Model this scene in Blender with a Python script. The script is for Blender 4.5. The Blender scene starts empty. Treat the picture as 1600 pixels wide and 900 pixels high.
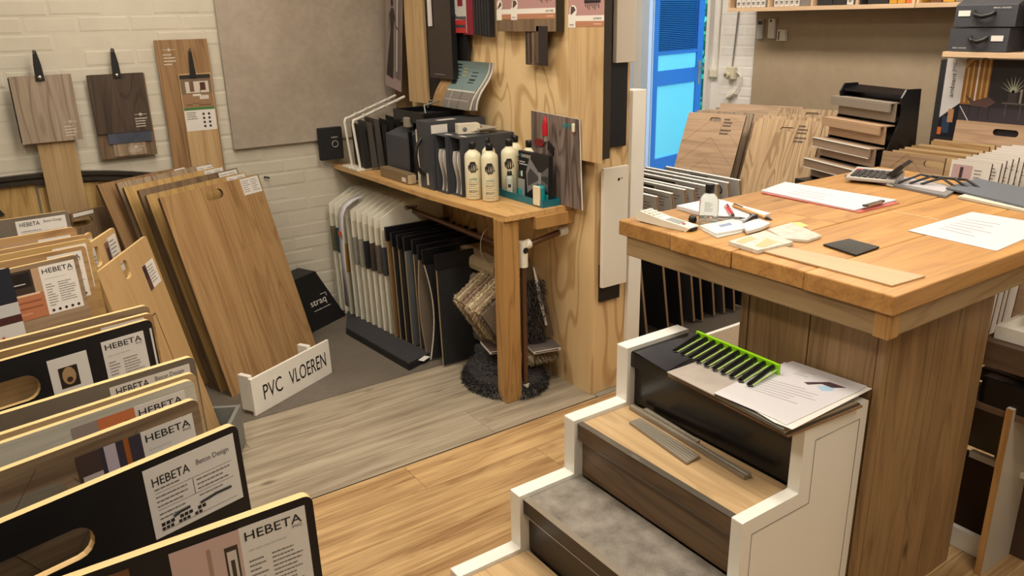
import bpy, bmesh, math, random
from mathutils import Vector, Matrix
from mathutils.geometry import tessellate_polygon
R = random.Random(7)
SC = bpy.context.scene
COL = SC.collection
# ------------------------------------------------------------------ camera
F_PX = 1244.3
PITCH, ROLL, YAW = math.radians(-18.83), math.radians(1.342), math.radians(34.248)
H = 1.6
fwd = Vector((math.sin(YAW)*math.cos(PITCH), math.cos(YAW)*math.cos(PITCH), math.sin(PITCH)))
rg = Vector((math.cos(YAW), -math.sin(YAW), 0)); dn = fwd.cross(rg)
c_, s_ = math.cos(ROLL), math.sin(ROLL)
RT = rg*c_ + dn*s_; DN = dn*c_ - rg*s_
cam = bpy.data.objects.new('camera', bpy.data.cameras.new('camera')); COL.objects.link(cam)
cam.data.lens = F_PX/1600*36; cam.data.sensor_width = 36; cam.data.clip_start = .05
CP = Vector((0, 0, H))
cam.matrix_world = Matrix(((RT.x, -DN.x, -fwd.x, 0), (RT.y, -DN.y, -fwd.y, 0), (RT.z, -DN.z, -fwd.z, H), (0, 0, 0, 1)))
SC.camera = cam
# ------------------------------------------------------------------ view, world, lights
SC.view_settings.view_transform = 'Standard'; SC.view_settings.look = 'None'
SC.view_settings.gamma = 1; SC.view_settings.exposure = 0.0
try: SC.view_settings.use_curve_mapping = False
except Exception: pass
W = bpy.data.worlds.new('world'); SC.world = W; W.use_nodes = True
wn = W.node_tree.nodes; bgn = wn['Background']
bgn.inputs[0].default_value = (.62, .82, 1.0, 1); bgn.inputs[1].default_value = 3.2
def area(name, loc, sx, sy, power, color, rot=(0, 0, 0)):
    l = bpy.data.lights.new(name, 'AREA'); l.shape = 'RECTANGLE'; l.size = sx; l.size_y = sy
    l.energy = power; l.color = color
    o = bpy.data.objects.new(name, l); COL.objects.link(o); o.location = loc; o.rotation_euler = rot
    return o
LAMPS = [(-.2, 1.7, 26), (1.3, 1.9, 28), (1.5, .1, 26), (.75, 3.2, 20), (3.0, .9, 26), (.2, -.8, 16), (3.7, 2.4, 40), (3.7, 4.4, 34)]  # lamps above leaning boards, sample tower and door passage are added fill light
CEIL = 2.75
for i, (lx, ly, pw) in enumerate(LAMPS):
    area('ceiling_lamp_light', (lx, ly, CEIL-.075), .34, 1.15, pw, (1.0, .90, .76))
sun = bpy.data.lights.new('sun', 'SUN'); sun.energy = 2.0; sun.angle = .02; sun.color = (.9, .95, 1.0)
so = bpy.data.objects.new('sun', sun); COL.objects.link(so); so.rotation_euler = (math.radians(38), math.radians(-28), 0)

# ------------------------------------------------------------------ pixel helpers (real planes only)
def ray(px, py):
    a, b = (px-800)/F_PX, (py-450)/F_PX
    return RT*a + DN*b + fwd
def at(px, py, x=None, y=None, z=None):
    d = ray(px, py)
    t = (z-H)/d.z if z is not None else (x/d.x if x is not None else y/d.y)
    return CP + d*t
def hdir(hx, hy=None):
    if hy is None: hy = 47-.0234*(hx+105)
    d = ray(hx, hy); d.z = 0; return d.normalized()
def adir(deg): return Vector((math.cos(math.radians(deg)), math.sin(math.radians(deg)), 0))
class Frame:
    """O bottom left corner, U to the right, V up, front faces -Y of the frame"""
    def __init__(s, O, U, V):
        s.U = U.normalized(); s.V = (V - s.U*V.dot(s.U)).normalized(); s.Y = s.V.cross(s.U); s.O = Vector(O)
    def M(s):
        m = Matrix((s.U, s.Y, s.V)).transposed().to_4x4(); m.translation = s.O; return m
    def hit(s, px, py, off=0.0):
        d = ray(px, py); t = (s.O + s.Y*off - CP).dot(s.Y)/d.dot(s.Y); P = CP + d*t - s.O
        return P.dot(s.U), P.dot(s.V)
def lean(foot, top, U, other=None, z0=0.0, side='L'):
    """foot px on height z0 and top px bound one side edge; other px is the other top corner"""
    Fp = at(*foot, z=z0) if len(foot) == 2 else Vector(foot)
    r = ray(*top); T = CP + r*((Fp-CP).dot(U)/r.dot(U))
    h = (T-Fp).length; w = None
    if other:
        r2 = ray(*other).normalized(); ww = T-CP; b = U.dot(r2)
        w = (b*ww.dot(r2)-ww.dot(U))/(1-b*b)
    if side == 'R':
        w = abs(w); fr = Frame(Fp - U*w, U, T-Fp)
    else: fr = Frame(Fp, U, T-Fp)
    return fr, w, h

# ------------------------------------------------------------------ materials
def lin(c):
    return tuple(((v/255)/12.92 if v/255 <= .04045 else ((v/255+.055)/1.055)**2.4) for v in c)
MATS = {}
def newmat(name):
    m = bpy.data.materials.new(name); m.use_nodes = True
    return m, m.node_tree.nodes, m.node_tree.links, m.node_tree.nodes['Principled BSDF']
def coords(n, l, scale, obj_rand=True):
    tc = n.new('ShaderNodeTexCoord'); mp = n.new('ShaderNodeMapping'); mp.inputs['Scale'].default_value = scale
    if obj_rand:
        oi = n.new('ShaderNodeObjectInfo'); vm = n.new('ShaderNodeVectorMath'); vm.operation = 'ADD'
        ml = n.new('ShaderNodeMath'); ml.operation = 'MULTIPLY'; ml.inputs[1].default_value = 37
        l.new(oi.outputs['Random'], ml.inputs[0]); l.new(tc.outputs['Object'], vm.inputs[0]); l.new(ml.outputs[0], vm.inputs[1])
        l.new(vm.outputs[0], mp.inputs[0])
    else: l.new(tc.outputs['Object'], mp.inputs[0])
    return mp.outputs[0]
def plain(name, col, rough=.5, metal=0.0, noise=.0, nscale=40, bump=0.0, spec=.5, trans=0.0, alpha=1.0, coat=0.0):
    key = ('p', name)
    if key in MATS: return MATS[key]
    m, n, l, b = newmat(name); c = lin(col)
    b.inputs['Base Color'].default_value = (*c, 1); b.inputs['Roughness'].default_value = rough
    b.inputs['Metallic'].default_value = metal; b.inputs['Specular IOR Level'].default_value = spec
    b.inputs['Transmission Weight'].default_value = trans; b.inputs['Alpha'].default_value = alpha
    b.inputs['Coat Weight'].default_value = coat
    if noise or bump:
        v = coords(n, l, (1, 1, 1)); t = n.new('ShaderNodeTexNoise'); t.inputs['Scale'].default_value = nscale
        t.inputs['Detail'].default_value = 5; l.new(v, t.inputs['Vector'])
        if noise:
            mx = n.new('ShaderNodeMix'); mx.data_type = 'RGBA'
            mx.inputs[6].default_value = (*[x*(1-noise) for x in c], 1); mx.inputs[7].default_value = (*[min(1, x*(1+noise)) for x in c], 1)
            rp = n.new('ShaderNodeMapRange'); rp.inputs[1].default_value = .32; rp.inputs[2].default_value = .68
            l.new(t.outputs['Fac'], rp.inputs[0]); l.new(rp.outputs[0], mx.inputs[0]); l.new(mx.outputs[2], b.inputs['Base Color'])
        if bump:
            bp = n.new('ShaderNodeBump'); bp.inputs['Strength'].default_value = bump; bp.inputs['Distance'].default_value = .004
            l.new(t.outputs['Fac'], bp.inputs['Height']); l.new(bp.outputs[0], b.inputs['Normal'])
    MATS[key] = m; return m
def desat(c, k=.22):
    g = .35*c[0]+.5*c[1]+.15*c[2]; return tuple(v*(1-k)+g*k for v in c)
def wood(name, light, dark, axis='z', rough=.5, figure=.5, grain=1.0, knots=0.0, var=.12, fig_scale=1.0, spec=.4, elong=1.0):
    """grain runs along the given object axis; broad figure, fine fibres, optional knots"""
    key = ('w', name, axis)
    if key in MATS: return MATS[key]
    m, n, l, b = newmat(name + '_' + axis); light, dark = desat(light), desat(dark)
    k = {'x': 0, 'y': 1, 'z': 2}[axis]
    def sc(a, c): v = [a]*3; v[k] = c; return tuple(v)
    v1 = coords(n, l, sc(9*fig_scale, .9*fig_scale*elong)); v2 = coords(n, l, sc(150, 3.5)); v3 = coords(n, l, sc(22, 1.6))
    t1 = n.new('ShaderNodeTexNoise'); t1.inputs['Scale'].default_value = 1; t1.inputs['Detail'].default_value = 1.5; t1.inputs['Distortion'].default_value = .5
    l.new(v1, t1.inputs['Vector'])
    m1 = n.new('ShaderNodeMath'); m1.operation = 'MULTIPLY'; m1.inputs[1].default_value = 60; l.new(t1.outputs['Fac'], m1.inputs[0])
    m2 = n.new('ShaderNodeMath'); m2.operation = 'SINE'; l.new(m1.outputs[0], m2.inputs[0])
    r1 = n.new('ShaderNodeMapRange'); r1.inputs[1].default_value = .35; r1.inputs[2].default_value = 1; r1.inputs[4].default_value = figure
    l.new(m2.outputs[0], r1.inputs[0])
    t2 = n.new('ShaderNodeTexNoise'); t2.inputs['Scale'].default_value = 1; t2.inputs['Detail'].default_value = 3; l.new(v2, t2.inputs['Vector'])
    t3 = n.new('ShaderNodeTexNoise'); t3.inputs['Scale'].default_value = 1; t3.inputs['Detail'].default_value = 4; l.new(v3, t3.inputs['Vector'])
    a1 = n.new('ShaderNodeMapRange'); a1.inputs[1].default_value = .35; a1.inputs[2].default_value = .75; a1.inputs[4].default_value = .42*grain; l.new(t2.outputs['Fac'], a1.inputs[0])
    a2 = n.new('ShaderNodeMapRange'); a2.inputs[1].default_value = .38; a2.inputs[2].default_value = .7; a2.inputs[4].default_value = .55*grain; l.new(t3.outputs['Fac'], a2.inputs[0])
    s1 = n.new('ShaderNodeMath'); s1.operation = 'ADD'; l.new(r1.outputs[0], s1.inputs[0]); l.new(a1.outputs[0], s1.inputs[1])
    s2 = n.new('ShaderNodeMath'); s2.operation = 'ADD'; s2.use_clamp = True; l.new(s1.outputs[0], s2.inputs[0]); l.new(a2.outputs[0], s2.inputs[1])
    mx = n.new('ShaderNodeMix'); mx.data_type = 'RGBA'; mx.inputs[6].default_value = (*lin(light), 1); mx.inputs[7].default_value = (*lin(dark), 1)
    l.new(s2.outputs[0], mx.inputs[0]); out = mx.outputs[2]
    if knots:
        vk = coords(n, l, sc(5.5, 2.4)); vo = n.new('ShaderNodeTexVoronoi'); vo.inputs['Scale'].default_value = 1; l.new(vk, vo.inputs['Vector'])
        rk = n.new('ShaderNodeMapRange'); rk.inputs[1].default_value = .035; rk.inputs[2].default_value = .10; rk.inputs[3].default_value = knots; rk.inputs[4].default_value = 0
        l.new(vo.outputs['Distance'], rk.inputs[0]); mk = n.new('ShaderNodeMix'); mk.data_type = 'RGBA'
        mk.inputs[7].default_value = (*[x*.28 for x in lin(dark)], 1); l.new(out, mk.inputs[6]); l.new(rk.outputs[0], mk.inputs[0]); out = mk.outputs[2]
    oi = n.new('ShaderNodeObjectInfo'); hv = n.new('ShaderNodeHueSaturation')
    rv = n.new('ShaderNodeMapRange'); rv.inputs[3].default_value = 1-var; rv.inputs[4].default_value = 1+var
    l.new(oi.outputs['Random'], rv.inputs[0]); l.new(rv.outputs[0], hv.inputs['Value']); l.new(out, hv.inputs['Color'])
    l.new(hv.outputs[0], b.inputs['Base Color'])
    b.inputs['Roughness'].default_value = rough; b.inputs['Specular IOR Level'].default_value = spec
    bp = n.new('ShaderNodeBump'); bp.inputs['Strength'].default_value = .12; bp.inputs['Distance'].default_value = .002
    l.new(t2.outputs['Fac'], bp.inputs['Height']); l.new(bp.outputs[0], b.inputs['Normal'])
    MATS[key] = m; return m
def stone(name, c1, c2, scale=4, rough=.55):
    key = ('s', name)
    if key in MATS: return MATS[key]
    m, n, l, b = newmat(name); v = coords(n, l, (1, 1, 1))
    t = n.new('ShaderNodeTexNoise'); t.inputs['Scale'].default_value = scale; t.inputs['Detail'].default_value = 8; t.inputs['Roughness'].default_value = .62; l.new(v, t.inputs['Vector'])
    t2 = n.new('ShaderNodeTexNoise'); t2.inputs['Scale'].default_value = scale*14; t2.inputs['Detail'].default_value = 4; l.new(v, t2.inputs['Vector'])
    ad = n.new('ShaderNodeMath'); ad.operation = 'MULTIPLY_ADD'; ad.inputs[1].default_value = .3; l.new(t2.outputs['Fac'], ad.inputs[0]); l.new(t.outputs['Fac'], ad.inputs[2])
    mr = n.new('ShaderNodeMapRange'); mr.inputs[1].default_value = .48; mr.inputs[2].default_value = .85; l.new(ad.outputs[0], mr.inputs[0])
    mx = n.new('ShaderNodeMix'); mx.data_type = 'RGBA'; mx.inputs[6].default_value = (*lin(c1), 1); mx.inputs[7].default_value = (*lin(c2), 1)
    l.new(mr.outputs[0], mx.inputs[0]); l.new(mx.outputs[2], b.inputs['Base Color']); b.inputs['Roughness'].default_value = rough
    MATS[key] = m; return m
def printmat():
    key = 'print'
    if key in MATS: return MATS[key]
    m, n, l, b = newmat('printed_colours'); a = n.new('ShaderNodeVertexColor'); a.layer_name = 'Col'
    l.new(a.outputs[0], b.inputs['Base Color']); b.inputs['Roughness'].default_value = .42; MATS[key] = m; return m

# ------------------------------------------------------------------ mesh builder
class MB:
    def __init__(s): s.v = []; s.f = []; s.m = []; s.c = []; s.sm = []
    def add(s, vs, fs, m=0, c=None, smooth=False):
        o = len(s.v); s.v += [tuple(p) for p in vs]
        for f in fs: s.f.append(tuple(i+o for i in f)); s.m.append(m); s.c.append(c); s.sm.append(smooth)
        return s
    def box(s, x0, x1, y0, y1, z0, z1, m=0, c=None, T=None):
        vs = [Vector((x, y, z)) for z in (z0, z1) for y in (y0, y1) for x in (x0, x1)]
        if T is not None: vs = [T @ p for p in vs]
        return s.add(vs, [(0, 2, 3, 1), (4, 5, 7, 6), (0, 1, 5, 4), (2, 6, 7, 3), (0, 4, 6, 2), (1, 3, 7, 5)], m, c)
    def poly(s, pts, m=0, c=None): return s.add(pts, [tuple(range(len(pts)))], m, c)
    def rect(s, x0, x1, z0, z1, y=0.0, c=None, m=0):
        return s.poly([(x0, y, z0), (x1, y, z0), (x1, y, z1), (x0, y, z1)], m, c)
    def prism(s, pts, axis, a, b, m=0, cap=True, smooth=False, c=None):
        """2D outline extruded along axis ('x': pts are (y,z); 'y': (x,z); 'z': (x,y))"""
        def P(u, v, t): return {'x': (t, u, v), 'y': (u, t, v), 'z': (u, v, t)}[axis]
        n = len(pts); vs = [P(u, v, a) for u, v in pts]+[P(u, v, b) for u, v in pts]
        s.add(vs, [(i, (i+1) % n, n+(i+1) % n, n+i) for i in range(n)], m, c, smooth)
        if cap: s.add(vs, [tuple(range(n))[::-1], tuple(range(n, 2*n))], m, c)
        return s
    def tube(s, path, r, n=10, m=0, cap=True, closed=False):
        path = [Vector(p) for p in path]; rr = r if isinstance(r, (list, tuple)) else [r]*len(path)
        rings = []; up = None
        for i, p in enumerate(path):
            d = (path[(i+1) % len(path)]-path[i-1]) if closed else (path[min(i+1, len(path)-1)]-path[max(i-1, 0)])
            d.normalize()
            if up is None: up = Vector((0, 0, 1)) if abs(d.z) < .9 else Vector((1, 0, 0))
            a = d.cross(up).normalized(); b2 = a.cross(d).normalized(); up = b2
            rings.append([p + a*rr[i]*math.cos(t) + b2*rr[i]*math.sin(t) for t in [2*math.pi*j/n for j in range(n)]])
        vs = [q for g in rings for q in g]; k = len(rings); fs = []
        for i in range(k if closed else k-1):
            for j in range(n):
                fs.append((i*n+j, i*n+(j+1) % n, ((i+1) % k)*n+(j+1) % n, ((i+1) % k)*n+j))
        s.add(vs, fs, m, None, True)
        if cap and not closed: s.add(rings[0], [tuple(range(n))[::-1]], m); s.add(rings[-1], [tuple(range(n))], m)
        return s
    def lathe(s, prof, n=20, m=0, cx=0, cy=0, sx=1, sy=1):
        vs = [(cx+sx*r*math.cos(2*math.pi*j/n), cy+sy*r*math.sin(2*math.pi*j/n), z) for r, z in prof for j in range(n)]
        fs = [(i*n+j, i*n+(j+1) % n, (i+1)*n+(j+1) % n, (i+1)*n+j) for i in range(len(prof)-1) for j in range(n)]
        s.add(vs, fs, m, None, True); k = len(prof)-1
        s.add(vs[:n], [tuple(range(n))[::-1]], m); s.add(vs[k*n:], [tuple(range(n))], m); return s
    def mesh(s, name, mats):
        me = bpy.data.meshes.new(name); me.from_pydata(s.v, [], s.f)
        for mt in mats: me.materials.append(mt)
        me.polygons.foreach_set('material_index', s.m); me.polygons.foreach_set('use_smooth', s.sm)
        if any(c is not None for c in s.c):
            ca = me.color_attributes.new('Col', 'BYTE_COLOR', 'CORNER'); k = 0
            for p, c in zip(me.polygons, s.c):
                cc = lin(c or (128, 128, 128))
                for _ in p.vertices: ca.data[k].color = (*cc, 1); k += 1
        me.update(); return me
def kids(o): return [c for c in COL.objects if c.parent == o]
def tag(o, label=None, cat=None, group=None, kind=None):
    if label: o['label'] = label
    if cat: o['category'] = cat
    if group: o['group'] = group
    if kind: o['kind'] = kind
    return o
def obj(name, mb, mats, parent=None, M=None, bevel=0.0, fix=True, **k):
    if not isinstance(mats, (list, tuple)): mats = [mats]
    me = mb.mesh(name, mats) if isinstance(mb, MB) else mb
    if isinstance(mb, MB) and fix and not any(c is not None for c in mb.c):
        bm = bmesh.new(); bm.from_mesh(me); bmesh.ops.recalc_face_normals(bm, faces=bm.faces); bm.to_mesh(me); bm.free()
    o = bpy.data.objects.new(name, me); COL.objects.link(o)
    if parent: o.parent = parent
    if M is not None: o.matrix_basis = M
    if bevel:
        bv = o.modifiers.new('bevel', 'BEVEL'); bv.width = bevel; bv.segments = 2; bv.limit_method = 'ANGLE'; bv.angle_limit = .6
    return tag(o, **k)
def empty(name, M=None, **k):
    o = bpy.data.objects.new(name, None); o.empty_display_size = .05; COL.objects.link(o)
    if M is not None: o.matrix_basis = M
    return tag(o, **k)
def struct(name, mb, mats, parent=None, **k): return obj(name, mb, mats, parent, kind='structure', **k)
def Tr(x, y, z): return Matrix.Translation((x, y, z))
def FM(O, U, V=Vector((0, 0, 1))): return Frame(Vector(O), U, V)
XP = Vector((1, 0, 0)); YP = Vector((0, 1, 0)); ZP = Vector((0, 0, 1))
def flatF(px, py, z, U):            # frame lying flat: V runs away from the viewer, board normal up
    O = at(px, py, z=z); V = ZP.cross(U); return Frame(O, U, V)
# text meshes
TXT = {}
def textmesh(s):
    if s in TXT: return TXT[s]
    cu = bpy.data.curves.new('t', 'FONT'); cu.body = s; cu.size = 1; cu.extrude = .004; cu.resolution_u = 3
    o = bpy.data.objects.new('t', cu); COL.objects.link(o); bpy.context.view_layer.update()
    me = bpy.data.meshes.new_from_object(o.evaluated_get(bpy.context.evaluated_depsgraph_get()))
    bpy.data.objects.remove(o)
    xs = [v.co.x for v in me.vertices]; ys = [v.co.y for v in me.vertices]
    TXT[s] = (me, min(xs), max(xs), min(ys), max(ys)); return TXT[s]
def text(s, parent, x0, x1, z0, z1, y, mat, bold=0, rot=0, name='lettering'):
    """fit text into the local x,z rectangle on the face looking to -y"""
    me0, a, b, c, d = textmesh(s); me = me0.copy()
    if rot == 0: sx, sz = (x1-x0)/(b-a), (z1-z0)/(d-c)
    else: sx, sz = (z1-z0)/(b-a), (x1-x0)/(d-c)
    for v in me.vertices:
        X, Z, Yv = (v.co.x-a)*sx, (v.co.y-c)*sz, -.0002-.03*v.co.z
        v.co = (x0+X, y+Yv, z0+Z) if rot == 0 else (x1-Z, y+Yv, z0+X)
    me.materials.clear(); me.materials.append(mat)
    return obj(name, me, mat, parent)
def fine(mb, x0, x1, z0, z1, n, y, c=(120, 115, 110), seed=1, fill=.55, th=.32):
    r = random.Random(seed); dz = (z1-z0)/n
    for i in range(n):
        z = z1-dz*(i+.5); x = x0; end = x0+(x1-x0)*r.uniform(.55, 1)
        while x < end:
            w = (x1-x0)*r.uniform(.05, .16); mb.rect(x, min(x+w, end), z-dz*th/2, z+dz*th/2, y, c); x += w+(x1-x0)*.02

# ------------------------------------------------------------------ shared materials
INK = plain('black_ink', (22, 22, 26), .5)
INKG = plain('grey_ink', (110, 108, 108), .5)
PAPER = plain('white_card', (222, 218, 212), .45)
WHITEP = plain('white_paint', (236, 233, 224), .32, noise=.03, nscale=8)
OFFW = plain('white_plastic', (226, 222, 206), .35)
BLACK = plain('black_board', (17, 17, 20), .45, noise=.25, nscale=30)
BLACKS = plain('black_satin_plastic', (20, 20, 24), .28)
DARKG = plain('charcoal_card', (62, 64, 70), .5, noise=.06, nscale=60)
METAL = plain('brushed_metal', (176, 174, 166), .36, .6)
TEAL = plain('teal_acrylic', (28, 110, 128), .2)
TEALP = plain('teal_print', (10, 140, 150), .5)
CHROME = plain('chrome', (210, 210, 210), .15, 1.0)
PLYEDGE = wood('plywood_edge', (232, 190, 118), (205, 155, 85), 'x', .5, .1, .5)
OAK = wood('golden_oak', (190, 146, 88), (150, 104, 56), 'z', .45, .35, .9)
OAK2 = wood('brown_oak', (165, 124, 76), (125, 86, 48), 'z', .45, .35, 1)
OAKL = wood('light_oak', (205, 168, 112), (172, 130, 78), 'z', .45, .3, .9)
OAKY = wood('yellow_oak', (204, 162, 88), (160, 118, 58), 'z', .45, .4, .9)
OAKG = wood('grey_oak', (176, 150, 118), (128, 104, 78), 'z', .5, .5, 1)
DKOAK = wood('dark_oak', (88, 70, 54), (56, 42, 32), 'z', .5, .4, .8)
TAUPEOAK = wood('taupe_oak', (142, 112, 80), (104, 78, 54), 'z', .5, .4, .9)
OAKX = wood('golden_oak', (190, 146, 88), (150, 104, 56), 'x', .45, .35, .9)
OAKYX = wood('yellow_oak', (204, 162, 88), (160, 118, 58), 'x', .45, .4, .9)
GREYX = wood('herringbone_brown', (160, 132, 98), (112, 86, 60), 'x', .5, .3, 1.2)
GREYZ = wood('herringbone_brown', (160, 132, 98), (112, 86, 60), 'z', .5, .3, 1.2)
HOLD = plain('dark_hole_lining', (60, 45, 30), .7)
CONC = stone('concrete_taupe', (112, 100, 86), (134, 121, 104), 2.2, .6)
CONCG = stone('concrete_grey', (108, 104, 96), (140, 134, 124), 9, .5)
PLY = wood('pine_plywood', (232, 196, 134), (198, 152, 92), 'z', .45, .8, .25, .7, .02, .5, .4, 2.6)
PINE = wood('stained_pine', (190, 138, 68), (150, 100, 44), 'z', .4, .5, .6, .4)

# =================================================================== STRUCTURE
YW = 4.25; XF = 5.0
# floor: base slab, planks as pieces
mb = MB(); mb.box(-2.6, 6.0, -2.6, 6.2, -.12, -.004)
floor = struct('floor', mb, plain('floor_subfloor', (70, 60, 48), .8, noise=.1))
FLY = wood('floor_yellow_oak', (206, 166, 106), (142, 98, 52), 'x', .34, .18, 1.15, .35, .10, 1.3)
FLG = wood('floor_grey_oak', (190, 174, 146), (134, 118, 94), 'x', .42, .18, 1.15, .8, .10, 1.2)
def plankrow(y0, y1, xs, mat, parent, z=0.0):
    cache = {}
    for a, b in zip(xs, xs[1:]):
        k = round(b-a, 3)
        if k not in cache:
            m_ = MB(); m_.box(.0007, b-a-.0007, .0007, y1-y0-.0007, -.004, 0); cache[k] = m_.mesh('plank', [mat])
        obj('plank', cache[k], mat, parent, Tr(a, y0, z))
rowd = .186; y = 2.417
i = 0
while y > -.6:
    off = [-.15, -.95, .42, -.5, .1][i % 5]
    xs = [off+1.28*k for k in range(-1, 5)]
    xs = [x for x in xs if -1.3 < x < 4.9]
    plankrow(y-rowd, y, [-1.4]+xs+[4.98], FLY, floor)
    y -= rowd; i += 1
for j, off in enumerate([.25, 1.735, .7]):
    xs = [x for x in (off-1.3, off, off+1.3) if -.9 < x < 2.05]
    plankrow(2.42+j*.238, 2.42+(j+1)*.238, [-1.0]+xs+[2.09], FLG, floor)
mb = MB(); mb.box(-1.4, 2.09, 3.136, YW, -.004, .001)
obj('vinyl_sheet', mb, stone('taupe_vinyl', (96, 88, 78), (112, 104, 94), 3, .5), floor)
mb = MB(); mb.box(2.09, 4.98, 2.42, 6.1, -.004, -.0005)
obj('vinyl_sheet', mb, stone('dark_vinyl', (70, 62, 54), (84, 76, 68), 3, .5), floor)
mb = MB(); mb.box(.0, 2.25, 2.415, 2.4195, -.003, .0012); obj('seam_strip', mb, BLACK, floor)
mb = MB(); mb.box(2.09, 2.3, 2.412, 2.442, -.003, .004); obj('threshold_strip', mb, METAL, floor)
# ceiling
mb = MB(); mb.box(-2.6, 6.0, -2.6, 6.2, CEIL, CEIL+.1)
struct('ceiling', mb, plain('ceiling_white', (225, 220, 208), .8))
for i, (lx, ly, pw) in enumerate(LAMPS):
    mb = MB(); mb.box(lx-.2, lx+.2, ly-.6, ly+.6, CEIL-.06, CEIL)
    t = obj('ceiling_lamp', mb, WHITEP, label='white rectangular ceiling lamp above '+['the brand board rack', 'the aisle before the stairs', 'the near side of the stairs', 'the leaning boards, added as fill light', 'the counter', 'the spot left of the viewer', 'the sample tower, added as fill light', 'the passage to the blue door, added as fill light'][i], cat='lamp', group='ceiling lamps')
# brick walls
WB = plain('painted_brick', (206, 199, 182), .6, noise=.04, nscale=9, bump=.25)
WBR = plain('painted_brick_cool', (236, 234, 232), .6, noise=.03, nscale=12, bump=.25)
def brickmesh(L, Hh, nm, mat, ax):
    b = MB(); e = .008
    if ax == 'y':
        v = [(0, 0, 0), (L, 0, 0), (L, 0, Hh), (0, 0, Hh)]; w = [(e, -.0016, e), (L-e, -.0016, e), (L-e, -.0016, Hh-e), (e, -.0016, Hh-e)]
    else:
        v = [(0, L, 0), (0, 0, 0), (0, 0, Hh), (0, L, Hh)]; w = [(-.0016, L-e, e), (-.0016, e, e), (-.0016, e, Hh-e), (-.0016, L-e, Hh-e)]
    b.add(v+w, [(4, 5, 6, 7), (0, 1, 5, 4), (1, 2, 6, 5), (2, 3, 7, 6), (3, 0, 4, 7)]); return b
mb = MB(); mb.box(-2.6, 2.55, YW, YW+.2, 0, CEIL)
wl = struct('wall_left', mb, WB)
BL, BH, PX, PZ = .212, .068, .219, .0745
bme = brickmesh(BL, BH, 'brick', WB, 'y').mesh('brick', [WB])
rest = MB(); nb = 0
for r_ in range(0, 36):
    for k in range(-10, 13):
        x0 = k*PX + (PX/2 if r_ % 2 else 0); z0 = .01+r_*PZ
        if x0+BL > 2.5 or z0+BH > CEIL: continue
        if -.82 < x0 < 2.3 and .22 < z0 < 1.78:
            o = obj('brick', bme, WB, wl, Tr(x0+R.uniform(-.001, .001), YW+R.uniform(-.0004, .0016), z0+R.uniform(-.001, .001))); nb += 1
        else:
            q = brickmesh(BL, BH, '', WB, 'y'); rest.add([(a+x0, b+YW, c+z0) for a, b, c in q.v], q.f)
obj('brickwork', rest, WB, wl, kind='stuff')
# plywood partition (wall_partition)
PXF = 2.08
mb = MB(); mb.box(PXF+.018, 2.25, 2.463, YW, 0, CEIL)
wp = struct('wall_partition', mb, plain('stud_core', (120, 95, 60), .7))
mb = MB(); mb.box(PXF, PXF+.018, 2.445, 3.98, 0, CEIL); obj('plywood_sheet', mb, PLY, wp)
mb = MB(); mb.box(PXF+.018, 2.262, 2.445, 2.463, 0, CEIL); obj('plywood_end_strip', mb, PLY, wp)
# post
ptop = at(985, 141, y=2.44)
mb = MB(); mb.box(2.262, 2.336, 2.425, 2.50, 0, 1.308)
struct('trim_1', mb, WHITEP, bevel=.002)
# far wall
mb = MB(); mb.box(XF, XF+.2, -2.6, 4.49, 0, CEIL); mb.box(XF, XF+.2, 4.49, 5.36, 2.22, CEIL); mb.box(XF, XF+.2, 5.42, 6.2, 0, CEIL)
wf = struct('wall_far', mb, WBR)
b2 = brickmesh(BL, BH, 'brick', WBR, 'x').mesh('brick', [WBR])
for r_ in range(9, 25):
    for k in range(0, 3):
        y0 = 4.07 + k*PX - (PX/2 if r_ % 2 else 0)
        if y0+BL > 4.49 or y0 < 3.9: continue
        obj('brick', b2, WBR, wf, Tr(XF, y0, .01+r_*PZ))
mb = MB(); mb.box(XF-.018, XF-.007, 1.0, 4.05, .3, 1.64)
obj('taupe_wall_panel', mb, stone('wall_panel_taupe', (166, 148, 124), (180, 162, 138), 1.3, .5), wf)
# remaining walls (behind the camera) close the room
mb = MB(); mb.box(-2.8, -2.6, -2.6, 6.2, 0, CEIL); struct('wall_back', mb, plain('wall_cream', (205, 196, 176), .8))
mb = MB(); mb.box(-2.6, 5.2, -2.8, -2.6, 0, CEIL); struct('wall_right', mb, plain('wall_cream', (205, 196, 176), .8))
mb = MB(); mb.box(2.55, 5.2, 6.2, 6.4, 0, CEIL); mb.box(2.35, 2.55, YW, 6.4, 0, CEIL)
struct('wall_left_rear', mb, plain('wall_cream', (205, 196, 176), .8))
# =================================================================== DOOR and outside
BLUE = plain('door_daylight_blue', (58, 124, 205), .35)  # blue daylight falling on the door is put into this colour
BLUEL = plain('door_panel_daylight_cyan', (130, 232, 250), .35)  # outdoor light on the panels is put into this cyan
DAYBLUE = plain('frame_white_daylit', (205, 222, 248), .5)  # white frame, the blue cast of daylight put into its colour
FRW = plain('frame_grey_white', (226, 226, 226), .5)
mb = MB(); mb.box(4.99, 5.03, 5.175, 5.262, 0, 2.22); t = struct('trim_2', mb, DAYBLUE)
mb = MB(); mb.box(4.985, 5.03, 5.263, 5.342, 0, 2.22); struct('trim_3', mb, FRW)
mb = MB(); mb.box(4.98, 5.03, 5.343, 5.50, 0, 2.22); struct('trim_4', mb, DAYBLUE)
mb = MB(); mb.box(4.95, 5.2, 4.47, 4.50, 0, 2.22); struct('trim_5', mb, FRW)
mb = MB(); mb.box(4.95, 5.03, 4.5, 5.17, 2.15, 2.22); struct('trim_6', mb, FRW)
DU = adir(12.5); dw, dh = .86, 2.06
DM = Frame(Vector((5.1, 5.24, .03)), DU, ZP).M()
d = empty('door_1', DM, kind='structure')
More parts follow.
